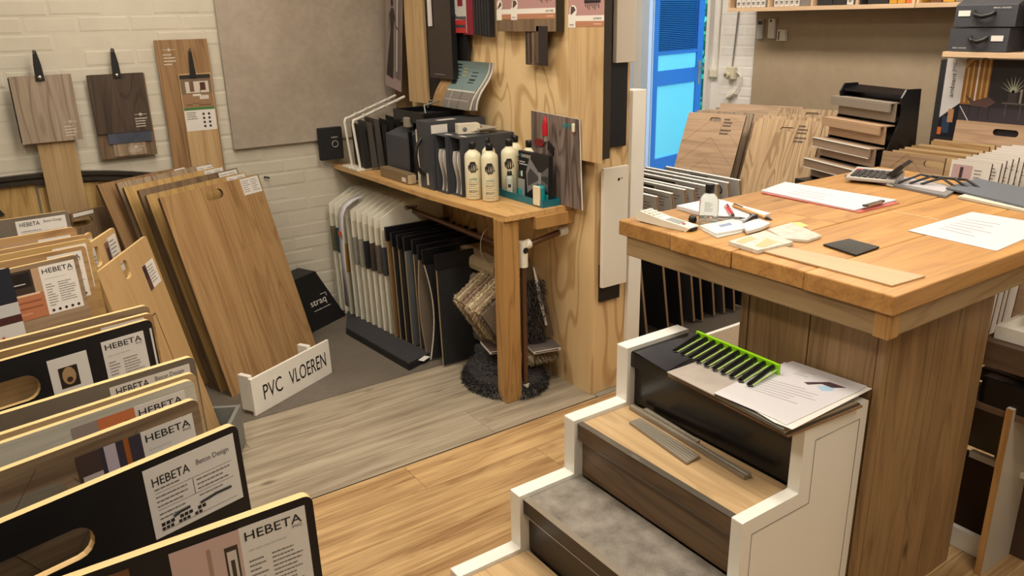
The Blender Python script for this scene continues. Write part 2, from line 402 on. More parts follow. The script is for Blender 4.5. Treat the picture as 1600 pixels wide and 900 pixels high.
mb = MB(); mb.box(0, .10, 0, .045, 0, dh); mb.box(dw-.10, dw, 0, .045, 0, dh)
for z0, z1 in ((0, .30), (.95, 1.08), (1.93, dh)): mb.box(.10, dw-.10, 0, .045, z0, z1)
mb.box(.10, dw-.10, .002, .043, 1.215, 1.245)
obj('stiles_and_rails', mb, BLUE, d, bevel=.003)
mb = MB(); mb.box(.1, dw-.1, .016, .03, .3, .95); obj('lower_panel', mb, BLUEL, d)
mb = MB(); mb.box(.1, dw-.1, .016, .03, 1.08, 1.215); obj('middle_panel', mb, BLUEL, d)
mb = MB(); mb.box(.1, dw-.1, .03, .036, 1.245, 1.93)
obj('glass_pane', mb, plain('dark_window_glass', (20, 60, 120), .1), d)
bl = MB()
for i in range(44): bl.box(.11, dw-.11, .008, .02, 1.25+i*.0155, 1.2535+i*.0155)
obj('blind_slats', bl, plain('blind_blue', (70, 150, 225), .4), d, kind='stuff')
mb = MB(); mb.box(0, .012, -.004, .05, 0, dh); obj('edge_strip', mb, FRW, d)
hd = MB(); hd.box(dw-.075, dw-.035, -.008, 0, .92, 1.14); h_ = obj('handle_plate', hd, METAL, d, bevel=.002)
hd = MB(); hd.tube([(dw-.055, -.008, 1.08), (dw-.055, -.05, 1.08), (dw-.16, -.05, 1.08)], .009); obj('door_handle', hd, METAL, d)
# outside ground, hedge
mb = MB(); mb.box(5.22, 14, 2, 14, -.1, -.02); struct('ground_outside', mb, plain('outdoor_paving', (150, 150, 145), .8))
hg = MB(); rr = random.Random(3)
for i in range(5200):
    p = Vector((rr.uniform(7.0, 7.5), rr.uniform(4.2, 9.0), rr.uniform(.05, 2.9)))
    a = Vector((rr.gauss(0, 1), rr.gauss(0, 1), rr.gauss(0, 1))).normalized()*.045; b_ = a.cross(Vector((rr.gauss(0, 1), rr.gauss(0, 1), rr.gauss(0, 1)))).normalized()*.025
    hg.poly([p-a, p+b_, p+a, p-b_])
obj('hedge', hg, plain('hedge_leaf', (40, 175, 135), .5, noise=.4, nscale=3), label='green leafy hedge standing outside beyond the open blue door', cat='hedge', kind='stuff')

mb = MB(); mb.box(7.6, 7.8, 3.5, 10, -.02, 3.2); struct('hedge_core', mb, plain('hedge_backing_teal', (20, 90, 80), .9))  # added dark backing that hides the bright sky between the leaves
# =================================================================== generic sample board
def outline(w, h, r=.012, cut=None):
    if cut: return [(0, 0), (w, 0), (w, h), (cut[0], h), (0, h-cut[1])]
    p = [(0, 0), (w, 0)]
    for (cx, cz, a0) in ((w-r, h-r, 0), (r, h-r, 90)):
        for i in range(5): a = math.radians(a0+i*22.5); p.append((cx+r*math.cos(a), cz+r*math.sin(a)))
    return p
def slot(cx, cz, hw, hh, n=8):
    r = min(hw, hh)*(.98 if max(hw, hh) > 1.6*min(hw, hh) else .6); p = []
    for sx, sz, a0 in ((1, 1, 0), (-1, 1, 90), (-1, -1, 180), (1, -1, 270)):
        for i in range(n//2+1):
            a = math.radians(a0+i*90/(n//2)); p.append((cx+sx*(hw-r)+r*math.cos(a), cz+sz*(hh-r)+r*math.sin(a)))
    return p
def plate(mb, out, hole, y0, y1, mf=0, me=1, mh=1):
    loops = [out]+([hole] if hole else [])
    pts = [p for lp in loops for p in lp]
    tr = tessellate_polygon([[Vector((a, b, 0)) for a, b in lp] for lp in loops])
    vs = [(a, y0, b) for a, b in pts]+[(a, y1, b) for a, b in pts]; n = len(pts)
    fs = []
    for t in tr:
        t = tuple(t); a, b, c = [Vector(pts[i]) for i in t]
        if (b-a).cross(c-a) < 0: t = t[::-1]
        fs.append(t); fs.append(tuple(i+n for i in t[::-1]))
    mb.add(vs, fs, mf)
    o = 0
    for li, lp in enumerate(loops):
        k = len(lp); area_ = sum(lp[i][0]*lp[(i+1) % k][1]-lp[(i+1) % k][0]*lp[i][1] for i in range(k))
        for i in range(k):
            a, b = o+i, o+(i+1) % k
            q = (a, n+a, n+b, b) if (area_ > 0) == (li == 0) else (a, b, n+b, n+a)
            mb.add([vs[j] for j in q], [(0, 1, 2, 3)], me if li == 0 else mh)
        o += k
    return mb
def sample(fr, w, h, t, face, label, edge=None, hole=None, r=.012, name='sample_board', cat='sample board', group=None, parent=None, cut=None, inset=None):
    mb = MB(); plate(mb, outline(w, h, r, cut), slot(*hole) if hole else None, 0, t)
    if inset: # thin dark face sheet inside pale edge
        pass
    return obj(name, mb, [face, edge or face], parent, fr.M() if fr else None, fix=False, label=label, cat=cat, group=group)

def rectcard(parent, x0, x1, z0, z1, y=-.0008, mat=None, name='label_card', skew=0, **k):
    mb = MB(); mb.box(x0, x1, y, -.00005 if y > -.003 else y+.0008, z0, z1); return obj(name, mb, mat or PAPER, parent, **k)
def hebeta(b, w, h, lw=.092, lh=.13, x1=.012, z1=.018, style='portrait', photo=None, seed=1, sub='PVC', ty=0.0):
    """white information card at the top right corner of the board"""
    X1 = w-x1; X0 = X1-lw; Z1 = h-z1; Z0 = Z1-lh
    c = rectcard(b, X0, X1, Z0, Z1)
    y = -.0011
    if style == 'land':
        text('HEBETA', c, X0+lw*.07, X0+lw*.47, Z1-lh*(.27-ty), Z1-lh*(.15-ty), y, INK)
        text('Beton Design', c, X0+lw*.55, X0+lw*.92, Z1-lh*(.25-ty), Z1-lh*(.15-ty), y, INKG)
        m_ = MB(); fine(m_, X0+lw*.08, X0+lw*.5, Z1-lh*.36, Z1-lh*.29, 1, y, seed=seed)
        for q in (.38, .62, .93): m_.rect(X0+lw*.08, X0+lw*.93, Z1-lh*q, Z1-lh*(q-.006), y, (90, 90, 90))
        m_.rect(X0+lw*.48, X0+lw*.487, Z1-lh*.61, Z1-lh*.39, y, (90, 90, 90))
        fine(m_, X0+lw*.08, X0+lw*.42, Z1-lh*.6, Z1-lh*.4, 3, y, seed=seed+1)
        fine(m_, X0+lw*.52, X0+lw*.92, Z1-lh*.6, Z1-lh*.4, 3, y, seed=seed+2)
        fine(m_, X0+lw*.08, X0+lw*.40, Z1-lh*.78, Z1-lh*.65, 2, y, seed=seed+3)
        fine(m_, X0+lw*.52, X0+lw*.9, Z1-lh*.70, Z1-lh*.64, 1, y, seed=seed+4)
        for i in range(10):
            if i % 4 != 3:
                m_.rect(X0+lw*(.08+.05*i), X0+lw*(.12+.05*i), Z1-lh*.86, Z1-lh*.81, y, (30, 30, 32))
                m_.rect(X0+lw*(.08+.045*i), X0+lw*(.115+.045*i), Z1-lh*.92, Z1-lh*.875, y, (40, 40, 42))
        obj('fine_print', m_, printmat(), c)
        m_ = MB()
        m_.tube([(X0+lw*.22, y, Z1-lh*.79), (X0+lw*.30, y, Z1-lh*.76), (X0+lw*.40, y, Z1-lh*.755)], .0022, 6)
        m_.tube([(X0+lw*.52, y, Z1-lh*.775), (X0+lw*.7, y, Z1-lh*.745), (X0+lw*.88, y, Z1-lh*.75)], .0022, 6)
        obj('marker_strokes', m_, INK, c)
    else:
        text('HEBETA', c, X0+lw*.07, X0+lw*.93, Z1-lh*.155, Z1-lh*.06, y, INK)
        if sub: text(sub, c, X0+lw*.78, X0+lw*.93, Z1-lh*.20, Z1-lh*.17, y, INKG)
        m_ = MB(); fine(m_, X0+lw*.1, X0+lw*.85, Z1-lh*.29, Z1-lh*.25, 1, y, (190, 188, 184), seed)
        fine(m_, X0+lw*.08, X0+lw*.36, Z1-lh*.85, Z1-lh*.36, 9, y, seed=seed+1); fine(m_, X0+lw*.42, X0+lw*.92, Z1-lh*.80, Z1-lh*.36, 9, y, seed=seed+2)
        for i in range(5):
            m_.poly([(X0+lw*(.14+.18*i)+lw*.045*math.cos(a), y, Z0+lh*.07+lw*.045*math.sin(a)) for a in [k*math.pi/5 for k in range(10)]], 0, (45, 40, 38))
        obj('fine_print', m_, printmat(), c)
    if photo:
        pw, cols = photo
        m_ = MB(); P0 = X0-pw
        for (a, b2, c2, d2, cc) in cols: m_.rect(P0+pw*a, P0+pw*b2, Z0+lh*c2, Z0+lh*d2, -.0009-.00004*len(m_.f), cc)
        obj('photo_print', m_, printmat(), b)
    return c
def herring(b, w, h, z0, z1, cols, step=.11, y=-.0004, name='plank', seed=2, x0=0):
    """herringbone pieces as thin inlaid planks clipped to the face"""
    rr_ = random.Random(seed)
    n = int(math.ceil((z1-z0)/step))+3
    def clip(poly):
        for ax, lim, sg in ((0, x0, 1), (0, w, -1), (1, z0, 1), (1, z1, -1)):
            out = []
            for i in range(len(poly)):
                p, q = poly[i], poly[(i+1) % len(poly)]; dp, dq = (p[ax]-lim)*sg, (q[ax]-lim)*sg
                if dp >= 0: out.append(p)
                if dp*dq < 0: t = dp/(dp-dq); out.append((p[0]+(q[0]-p[0])*t, p[1]+(q[1]-p[1])*t))
            poly = out
            if len(poly) < 3: return None
        return poly
    cx = x0+(w-x0)/2; L = (w-x0)*.5; g = .001
    for k in range(-2, n+4):
        for sgn in (1, -1):
            base = z0+k*step
            pl = [(cx, base+g), (cx+sgn*L*1.02, base-L+g), (cx+sgn*L*1.02, base+step-L-g), (cx, base+step-g)]
            pl = clip(pl)
            if not pl: continue
            if sgn < 0: pl = pl[::-1]
            m_ = MB(); m_.add([(a, y, c) for a, c in pl]+[(a, 0.0, c) for a, c in pl], [tuple(range(len(pl)))]+[(i, i+len(pl), (i+1) % len(pl)+len(pl), (i+1) % len(pl)) for i in range(len(pl))])
            obj(name, m_, cols[(k+(sgn > 0)) % len(cols)], b)

# =================================================================== BRAND DISPLAY BOARDS front left
BH_ = 1.0
def stand(trpx, ang, w, face, label, t=.014, lean_=3.0, hole=None, edge=PLYEDGE, z=1.0, r=.012, group=None):
    T = at(*trpx, z=z); U = adir(ang); n = Vector((-U.y, U.x, 0)); V = (ZP*math.cos(math.radians(lean_))+n*math.sin(math.radians(lean_)))
    hh = z/V.z; O = T - U*w - V*hh
    fr = Frame(O, U, V)
    if hole: (hu, hv) = fr.hit(*hole[0]); hole = (hu-hole[1], hv, hole[1], hole[2])
    b = sample(fr, w, hh, t, face, label, edge, hole, r, group=group); b['cols'] = 0; del b['cols']
    return fr, b, hh
BRD = 'floor sample boards standing in the rack at front left'
room1 = (.085, [(0, 1, 0, 1, (196, 168, 160)), (0, .12, 0, .55, (110, 95, 70)), (.28, .5, 0, .62, (30, 28, 30)), (.5, .56, .0, .9, (160, 130, 120)), (.75, .95, .30, .85, (60, 52, 45)), (.78, .92, .36, .8, (205, 195, 185)), (.82, .88, .42, .7, (60, 55, 50)), (0, .28, .0, .35, (150, 140, 110))])
room2 = (.085, [(0, 1, 0, 1, (62, 56, 66)), (0, .35, .3, 1, (75, 60, 55)), (.1, .5, .0, .45, (140, 125, 140)), (.42, .6, 0, 1, (190, 178, 190)), (.72, .80, 0, 1, (160, 92, 40)), (.05, .35, .62, .72, (190, 180, 175))])
# front black board
fr, b, hh = stand((487, 772), 0, .60, BLACK, 'black board nearest the viewer with an information card and a pink room photo', lean_=2, group=BRD)
m_ = MB(); m_.box(0, .37, -.0012, 0, .4, hh-.012); obj('oak_inlay', m_, wood('deep_oak', (120, 76, 36), (86, 52, 24), 'x', .4, .4, .8), b)
hebeta(b, .60, hh, .088, .135, .012, .012, 'portrait', room1, 11)
# second black board
fr, b, hh = stand((370, 662), 14.5, .64, BLACK, 'black slate-look board with a landscape card and a long slot handle', lean_=2, hole=((148, 838), .115, .024), group=BRD)
hebeta(b, .64, hh, .145, .115, .010, .012, 'land', None, 21)
# brown herringbone board
fr, b, hh = stand((308, 622), 13.5, .66, GREYX, 'grey-brown herringbone board with slot handle and dark room photo', lean_=3, hole=((108, 768), .105, .022), group=BRD, t=.013)
hebeta(b, .66, hh, .088, .13, .014, .022, 'portrait', (.10, room2[1]), 31)
for k, (a0, b0) in enumerate(((.0, .14), (.40, .52))):
    pass
m_ = MB()
for k in range(7):
    xx = .02+.075*k; m_.tube([(xx, -.0001, .78), (xx+.16, -.0001, .985)] if k % 2 else [(xx+.1, -.0001, .76), (xx-.02, -.0001, .95)], .0006, 4)
obj('plank_joints', m_, plain('joint_brown', (92, 72, 50), .7), b)
# pale whitewashed board
PALE = wood('whitewashed_oak', (206, 204, 190), (178, 176, 160), 'x', .5, .2, .9)
fr, b, hh = stand((302, 592), 11.5, .66, PALE, 'pale whitewashed board with an orange and brown photo strip', lean_=3, group=BRD, t=.012)
hebeta(b, .66, hh, .088, .13, .02, .014, 'portrait', (.10, [(0, 1, 0, 1, (150, 140, 135)), (0, 1, .35, .72, (172, 110, 66)), (0, .5, .60, .78, (60, 50, 60)), (.4, 1, .72, 1, (205, 120, 75)), (.1, .9, .46, .55, (220, 200, 180)), (.82, .9, .78, .86, (30, 25, 25))]), 41)
# light oak board
fr, b, hh = stand((305, 581), 10.5, .66, wood('sand_oak', (196, 160, 108), (168, 132, 84), 'x', .5, .2, .8), 'sand-coloured oak board directly behind the whitewashed board', lean_=3, group=BRD, t=.012)
hebeta(b, .66, hh, .088, .13, .012, .014, 'portrait', (.11, [(0, 1, 0, 1, (196, 182, 170)), (.02, .12, .3, .95, (20, 20, 20)), (.12, .22, .7, .9, (25, 25, 25))]), 51)
# concrete-look board
fr, b, hh = stand((303, 556), 9.5, .68, stone('concrete_board', (104, 94, 82), (120, 112, 100), 5, .5), 'concrete-look grey board with a landscape card behind the oak boards', lean_=3, group=BRD, t=.013)
hebeta(b, .68, hh, .145, .115, .012, .012, 'land', None, 61, ty=.11)
# black board with swatch
fr, b, hh = stand((236, 498), 13.0, .66, BLACK, 'black board with a small animal photo and an information card, pale rim', lean_=3, hole=((63, 600), .125, .026), group=BRD, t=.013)
hebeta(b, .66, hh, .088, .125, .022, .02, 'portrait', None, 71)
m_ = MB(); m_.box(.652, .656, -.0008, 0, .3, hh-.02); obj('pale_rim', m_, PAPER, b)
c = rectcard(b, .66-.022-.088-.105, .66-.022-.088-.03, hh-.20, hh-.026, name='photo_card')
m_ = MB(); X = .66-.022-.088-.105
m_.rect(X+.016, X+.052, hh-.092, hh-.048, -.0012, (45, 34, 26))
m_.poly([(X+.034+.013*math.cos(a), -.0014, hh-.068+.019*math.sin(a)) for a in [k*math.pi/6 for k in range(12)]], 0, (170, 140, 100))
m_.poly([(X+.034+.006*math.cos(a), -.0016, hh-.076+.006*math.sin(a)) for a in [k*math.pi/4 for k in range(8)]], 0, (60, 44, 34))
m_.poly([(X+.03, -.0012, hh-.15), (X+.055, -.0012, hh-.15), (X+.048, -.0012, hh-.136), (X+.042, -.0012, hh-.143), (X+.036, -.0012, hh-.136)], 0, (120, 105, 100))
obj('photo_print', m_, printmat(), c)
fr, b, hh = stand((238, 488), 10, .66, OAKX, 'oak board just behind the black board with the animal photo', lean_=3, group=BRD, t=.012)
rectcard(b, .66-.11, .66-.02, hh-.1, hh-.006)
fr, b, hh = stand((232, 476), 10.0, .66, GREYX, 'brown herringbone board at the back of the middle row', lean_=3, group=BRD, t=.013)
# back row
fr, b, hh = stand((120, 397), 15, .60, GREYX, 'brown oak board with a herringbone floor photo, front of the back row', lean_=4, group=BRD, t=.012)
hebeta(b, .60, hh, .092, .135, .012, .012, 'portrait', (.098, [(0, 1, 0, 1, (176, 112, 78)), (0, 1, .52, 1, (58, 46, 38)), (.05, .75, .66, .95, (20, 16, 16)), (.8, 1, .5, 1, (180, 150, 120)), (.05, .6, .72, .74, (200, 190, 180)), (0, .9, .48, .52, (220, 190, 160)), (.25, .6, .1, .14, (200, 140, 105)), (.1, .9, .22, .25, (140, 82, 55)), (.1, .9, .34, .37, (140, 82, 55))]), 81)
c = rectcard(b, .60-.012-.092-.135, .60-.012-.092-.095, hh-.13, hh-.018, name='swatch_card', mat=plain('pale_pink_card', (214, 196, 186), .5), y=-.002)
c = rectcard(b, .60-.012-.092-.15, .60-.012-.092-.11, hh-.18, hh-.125, name='grey_clip', mat=plain('grey_clip', (160, 160, 150), .4), y=-.006)
fr2 = fr
# picture board with blue and coral table
fr, b, hh = stand((14, 418), 15, .40, PAPER, 'white picture board with navy block and coral table legs at far left', lean_=4, edge=PAPER, z=1.03, t=.006)
m_ = MB(); Z = hh
for (a0, a1, c0, c1, cc) in ((.2, .4, -.09, 0, (28, 34, 46)), (0.2, .4, -.125, -.092, (190, 190, 190)), (.2, .4, -.142, -.122, (70, 36, 34)), (.2, .4, -.20, -.142, (200, 198, 194)), (.2, .4, -.215, -.2, (176, 92, 66)), (.345, .352, -.28, -.17, (170, 86, 60)), (.37, .376, -.26, -.205, (170, 86, 60)), (.31, .33, -.165, -.155, (90, 90, 92))):
    m_.rect(a0, a1, Z+c0, Z+c1, -.0004-.0001*len(m_.f), cc)
obj('picture_print', m_, printmat(), b)
for i, (px, ang, mt, lb) in enumerate((((133, 383), 12, OAKX, 'oak board second in the back row, its card edge showing'), ((140, 372), 11, OAKYX, 'yellow oak board third in the back row, its card edge showing'), ((136, 366), 9.5, OAKX, 'plain oak board fourth in the back row'))):
    fr, b, hh = stand(px, ang, .6, mt, lb, lean_=4, group=BRD, t=.011)
    if i < 2: hebeta(b, .6, hh, .092, .135, .014, .012, 'portrait', None, 90+i)
fr, b, hh = stand((118, 354), 7.5, .6, OAKX, 'oak board with the half-hidden brand card, fifth in the back row', lean_=4, group=BRD, t=.012)
hebeta(b, .6, hh, .092, .135, .02, .022, 'portrait', (.10, [(0, 1, 0, 1, (178, 150, 124))]), 99)
fr, b, hh = stand((106, 329), 4, .6, stone('concrete_board', (104, 94, 82), (120, 112, 100), 5, .5), 'grey concrete-look board with landscape card, last of the back row', lean_=4, group=BRD, t=.012)
hebeta(b, .6, hh, .15, .115, .012, .012, 'land', None, 105, ty=.09)
# grey crate on the floor holding the rack boards
GCR = plain('grey_crate_plastic', (122, 124, 120), .45)
P = at(376, 632, z=.17); UC = adir(60.8)
fr = Frame(Vector((P.x, P.y, 0)) - UC*.5, UC, ZP)
t = empty('grey_crate', fr.M(), label='grey open crate on the floor in front of the leaning boards, its corner showing', cat='crate')
for (a, b_, c2, d2, nm) in ((.0, .5, 0, .016, 'side_panel'), (.0, .5, .384, .40, 'side_panel'), (.484, .5, .016, .384, 'side_panel'), (0, .016, .016, .384, 'side_panel')):
    m_ = MB(); m_.box(a, b_, c2, d2, .002, .17); obj(nm, m_, GCR, t, bevel=.002)
m_ = MB(); m_.box(.016, .484, .016, .384, .002, .01); obj('base', m_, GCR, t)

# =================================================================== LEANING BOARDS, large group
U8 = hdir(1480)
FRONTS = [((363, 621), (249, 309), (403, 272), OAK, 'golden oak'), ((346, 614), (228, 305), (382, 267), OAKY, 'knotty yellow oak'), ((333, 608), (216, 297), (370, 262), TAUPEOAK, 'taupe oak'),
          ((318, 602), (193, 293), (348, 260), OAKY, 'yellow herringbone'), ((305, 597), (182, 286), (337, 255), OAKG, 'greyish oak'), ((289, 602), (152, 288), (302, 256), OAK2, 'deep brown oak')]
ORD = ['front board with the slot handle', 'second from the front', 'third from the front', 'fourth from the front', 'fifth from the front', 'rearmost of the stack']
for i, (ft, tp, ot, mt, nm) in enumerate(FRONTS):
    fr, w, h = lean(ft, tp, U8, ot)
    hole = None
    if i == 0:
        cx, cz = fr.hit(335, 304); hole = (cx, cz, .052, .022)
    elif i == 3: hole = (.31, h-.05, .045, .016)
    b = sample(fr, w, h, .014, mt, f'large leaning {nm} sample board, {ORD[i]}', plain('board_side_dark', (92, 70, 44), .6), hole, .006, group='large sample boards leaning on the brick wall')
    c = rectcard(b, w-.125, w-.008, h-.085 if i == 0 else h-.08, h-.006, name='label_card')
    m_ = MB(); fine(m_, w-.118, w-.07, h-.075, h-.014, 6, -.0012, seed=i); fine(m_, w-.062, w-.014, h-.075, h-.014, 6, -.0012, seed=i+9)
    obj('fine_print', m_, printmat(), c)
    if i == 0:
        m_ = MB()
        for q in (.14, .29, .44): m_.box(q, q+.0008, -.0002, 0, 0, h)
        for q, zz in ((.14, .38), (.29, .62), (.44, .30)): m_.box(q, q+.15, -.0002, 0, zz, zz+.0008)
        obj('plank_joints', m_, plain('joint_oak', (140, 98, 54), .6), b)

# medium boards turned towards the aisle
U7 = hdir(675)
fr, w, h = lean((357, 698), (228, 368), U7, (155, 430), z0=.011, side='R')
cx, cz = fr.hit(197, 421); 
b = sample(fr, w, h, .012, wood('birch_face', (206, 162, 100), (184, 138, 78), 'z', .45, .25, .5), 'honey birch board with oval handle and grooved corner panel, turned to the aisle', PLYEDGE, (cx, cz, .028, .030), .008, group='boards turned sideways beside the leaning stack')
x0, z1 = fr.hit(216, 408); x1, z0 = fr.hit(247, 414); a, b_ = fr.hit(247, 388); 
X0, X1 = min(x0, w-.13), w-.012
c = rectcard(b, w-.135, w-.02, h-.17, h-.08, name='label_card')
m_ = MB(); m_.rect(w-.135, w-.10, h-.17, h-.08, -.0012, (84, 52, 44)); m_.rect(w-.128, w-.112, h-.13, h-.09, -.0014, (30, 28, 28)); fine(m_, w-.095, w-.03, h-.155, h-.09, 6, -.0012, seed=5)
obj('fine_print', m_, printmat(), c)
m_ = MB(); m_.box(w-.17, w-.166, -.0003, 0, 0, h-.24); m_.box(.0, w-.17, -.0003, 0, h-.244, h-.24); obj('groove', m_, HOLD, b)
for (ft, tp, ot, hl, lb, gap) in (((280, 690), (178, 355), (118, 400), (152, 401), 'honey board with photo card and oval handle, middle of the sideways three', .10), ((230, 680), (142, 362), (90, 395), None, 'small pale board corner with a white card between the back row and the sideways boards', .10)):
    fr, w, h = lean(ft, tp, U7, ot, side='R')
    hole = None
    if hl: cx, cz = fr.hit(*hl); hole = (cx, cz, .026, .034)
    b = sample(fr, w, h, .012, wood('birch_face', (206, 162, 100), (184, 138, 78), 'z', .45, .25, .5), lb, PLYEDGE, hole, .008, group='boards turned sideways beside the leaning stack')
    c = rectcard(b, w-.085, w-.01, h-.16, h-.02); m_ = MB(); fine(m_, w-.078, w-.016, h-.14, h-.03, 8, -.0012, seed=3)
    if hl: m_.rect(w-.12, w-.085, h-.17, h-.03, -.0012, (120, 92, 84)); m_.rect(w-.11, w-.095, h-.12, h-.05, -.0014, (40, 34, 34))
    obj('fine_print', m_, printmat(), c)
Um = hdir(1500)
fr, w, h = lean((172, 592), (110, 334), Um, (180, 318))
cx, cz = fr.hit(130, 347)
b = sample(fr, w, h, .014, TAUPEOAK, 'dim brown board with slot handle standing behind the brand card boards', None, (cx, cz, .05, .02), .006)
c = rectcard(b, .01, .11, h-.02, h-.004)
# =================================================================== ON THE BRICK WALL
YB = YW-.04
def wallframe(px, py, y=YB): return Frame(at(px, py, y=y), XP, ZP)
def strap(parent, x, z0, z1, w=.036):
    m_ = MB(); m_.prism([(x-w/2, z0), (x+w/2, z0), (x+w*.42, z0+.07), (x+w*.16, z1), (x-w*.2, z1), (x-w*.42, z0+.07)], 'y', -.012, -.004)
    o = obj('leather_strap', m_, plain('black_leather', (20, 20, 20), .45), parent, bevel=.0015)
    m_ = MB(); m_.lathe([(.001, 0), (.009, 0), (.009, .003), (.004, .005), (.001, .005)], 12)
    m = obj('rivet', m_, CHROME, o, Matrix.Translation((x, -.012, z0+.016)) @ Matrix.Rotation(math.pi/2, 4, 'X'))
    m_ = MB(); m_.tube([(x-.004, .03, z1-.012), (x-.004, -.02, z1-.012), (x-.004, -.024, z1+.004)], .004, 8); obj('wall_hook', m_, CHROME, o)
def whiteprint(parent, x0, x1, z0, z1, y=-.0012, seed=1):
    m_ = MB(); c = (205, 198, 186); fine(m_, x0, x1, z0, z0+(z1-z0)*.7, 4, y, c, seed, th=.4)
    xm = (x0+x1)/2; zt = z1-(z1-z0)*.12
    m_.rect(x0, x1, zt-.001, zt+.001, y, c); m_.poly([(xm, y, zt-.008), (xm+.01, y, zt), (xm, y, zt+.008), (xm-.01, y, zt)], 0, c)
    obj('white_print', m_, printmat(), parent)
# hanging sample 1
t = empty('hanging_plank_sample', Tr(.227, YB-.03, .75), label='pale grey oak sample hung by a black strap, with a light plank hanging below it', cat='floor sample', group='floor samples hung on straps')
FGO = wood('pale_grey_oak', (178, 156, 130), (140, 118, 96), 'z', .5, .6, .9)
m_ = MB(); m_.box(.0, .242, -.008, .0, .358, .65); p = obj('front_board', m_, FGO, t); whiteprint(p, .175, .23, .375, .45, -.0085)
m_ = MB(); m_.box(-.004, .236, .001, .012, .362, .645); obj('rear_board', m_, plain('black_backing', (30, 26, 24), .6), t)
m_ = MB(); m_.box(.055, .208, .012, .024, -.02, .42); obj('lower_plank', m_, OAKL, t)
strap(t, .118, .625, .755)
# hanging sample 2
t = empty('hanging_plank_sample', Tr(.537, YB, 1.0), label='dark brown oak sample hung by a black strap with small swatches below', cat='floor sample', group='floor samples hung on straps')
m_ = MB(); m_.box(.0, .238, -.01, .0, .118, .388); p = obj('front_board', m_, DKOAK, t); whiteprint(p, .17, .225, .135, .205, -.0105, 2)
m_ = MB(); m_.box(-.002, .246, .001, .014, .0, .385); p = obj('rear_board', m_, TAUPEOAK, t)
m_ = MB(); m_.box(.055, .20, -.004, .0005, .008, .07); p = obj('swatch', m_, OAKG, t); whiteprint(p, .12, .19, .02, .05, -.0045, 3)
m_ = MB(); m_.box(.04, .232, -.008, -.004, .068, .125); p = obj('swatch', m_, plain('blue_grey_swatch', (74, 80, 96), .3, noise=.25, nscale=14), t)
strap(t, .125, .365, .50)
# tall brown board with strap card
t = empty('hanging_plank_sample', Tr(.849, YB, .55), label='tall brown oak sample board with an interior photo card hung on its front', cat='floor sample', group='floor samples hung on straps')
m_ = MB(); m_.box(0, .244, 0, .012, .0, .98); p = obj('rear_board', m_, OAK2, t); whiteprint(p, .03, .09, .86, .945, -.001, 4)
m_ = MB(); m_.box(.082, .236, -.012, -.002, 0, .82); p = obj('front_board', m_, OAKL, t)
c = rectcard(p, .086, .232, .545, .815, -.013)
m_ = MB(); y = -.0134
for (a0, a1, c0, c1, cc) in ((.0, 1, .93, 1, (38, 36, 34)), (0, 1, .42, .93, (150, 118, 88)), (0, 1, .66, .93, (120, 100, 82)), (.15, .9, .68, .88, (205, 196, 180)), (.28, .42, .70, .88, (110, 84, 70)), (.62, .8, .72, .86, (84, 40, 34)), (.6, .62, .62, .74, (50, 40, 36)), (.35, .62, .62, .66, (214, 206, 196)), (.56, .86, .56, .63, (206, 198, 190)), (0, 1, .375, .42, (70, 120, 66)), (.1, .3, .46, .48, (110, 80, 56)), (.3, .6, .49, .5, (110, 80, 56)), (.5, .9, .45, .47, (110, 80, 56))):
    m_.rect(.086+.146*a0, .086+.146*a1, .545+.27*c0, .545+.27*c1, y-.00004*len(m_.f), cc)
fine(m_, .095, .15, .60, .64, 4, y-.001, seed=5)
for i in range(4):
    for j in range(2): m_.poly([(.175+.026*j+.006*math.cos(a), y-.001, .565+.02*i+.006*math.sin(a)) for a in [k*math.pi/4 for k in range(8)]], 0, (40, 38, 36))
obj('photo_print', m_, printmat(), c)
m_ = MB(); m_.prism([(.135, .80), (.165, .80), (.158, .93), (.146, .93)], 'y', -.02, -.015); o = obj('leather_strap', m_, plain('black_leather', (20, 20, 20), .45), t, bevel=.0015)
m_ = MB(); m_.tube([(.152, .0, .925), (.152, -.025, .925), (.152, -.028, .94)], .004, 8); obj('wall_hook', m_, CHROME, t)
# fragment at far left
m_ = MB(); m_.box(-.40, 0, 0, .012, 0, .42); obj('wall_sample', m_, wood('ash_grey_oak', (120, 104, 88), (86, 74, 62), 'z'), None, Tr(.105, YB, .93), label='grey-brown plank sample on the wall cut by the left edge', cat='floor sample')
# curved dark-rimmed display rack
m_ = MB()
def arch(x): return .968-.07*((x-.2)/.6)**2 if x > .2 else .968-.03*((x-.2)/.6)**2
xs = [-.7+.05*i for i in range(31)]
for (dz, th, yy) in ((0, .016, 4.212), (-.026, .018, 4.205)):
    pts = [(x, arch(x)+dz) for x in xs]+[(x, arch(x)+dz-th) for x in reversed(xs)]
    m_.prism(pts, 'y', yy, yy+.034)
t = empty('curved_display_rack', label='curved dark-railed display rack with oak boards against the brick wall', cat='rack')
obj('curved_rail', m_, plain('dark_brown_rail', (48, 42, 36), .4), t)
m_ = MB(); m_.box(-.65, .24, 4.228, 4.24, .0, .92); obj('oak_panel', m_, OAKY, t)
m_ = MB(); m_.box(.25, .62, 4.226, 4.24, .0, .90); obj('oak_panel', m_, OAKY, t)
m_ = MB(); m_.prism([(-.25, .80), (.10, .80), (.08, .835), (.03, .875), (-.25, .90)], 'y', 4.21, 4.2275); obj('dark_insert', m_, plain('dark_insert', (38, 36, 30), .5), t)
m_ = MB(); m_.box(.50, .56, 4.16, 4.20, .76, .895); o = obj('black_clamp', m_, BLACKS, t, bevel=.004)
m_ = MB(); m_.box(.50, .556, 4.15, 4.159, .83, .86); obj('silver_band', m_, METAL, t)
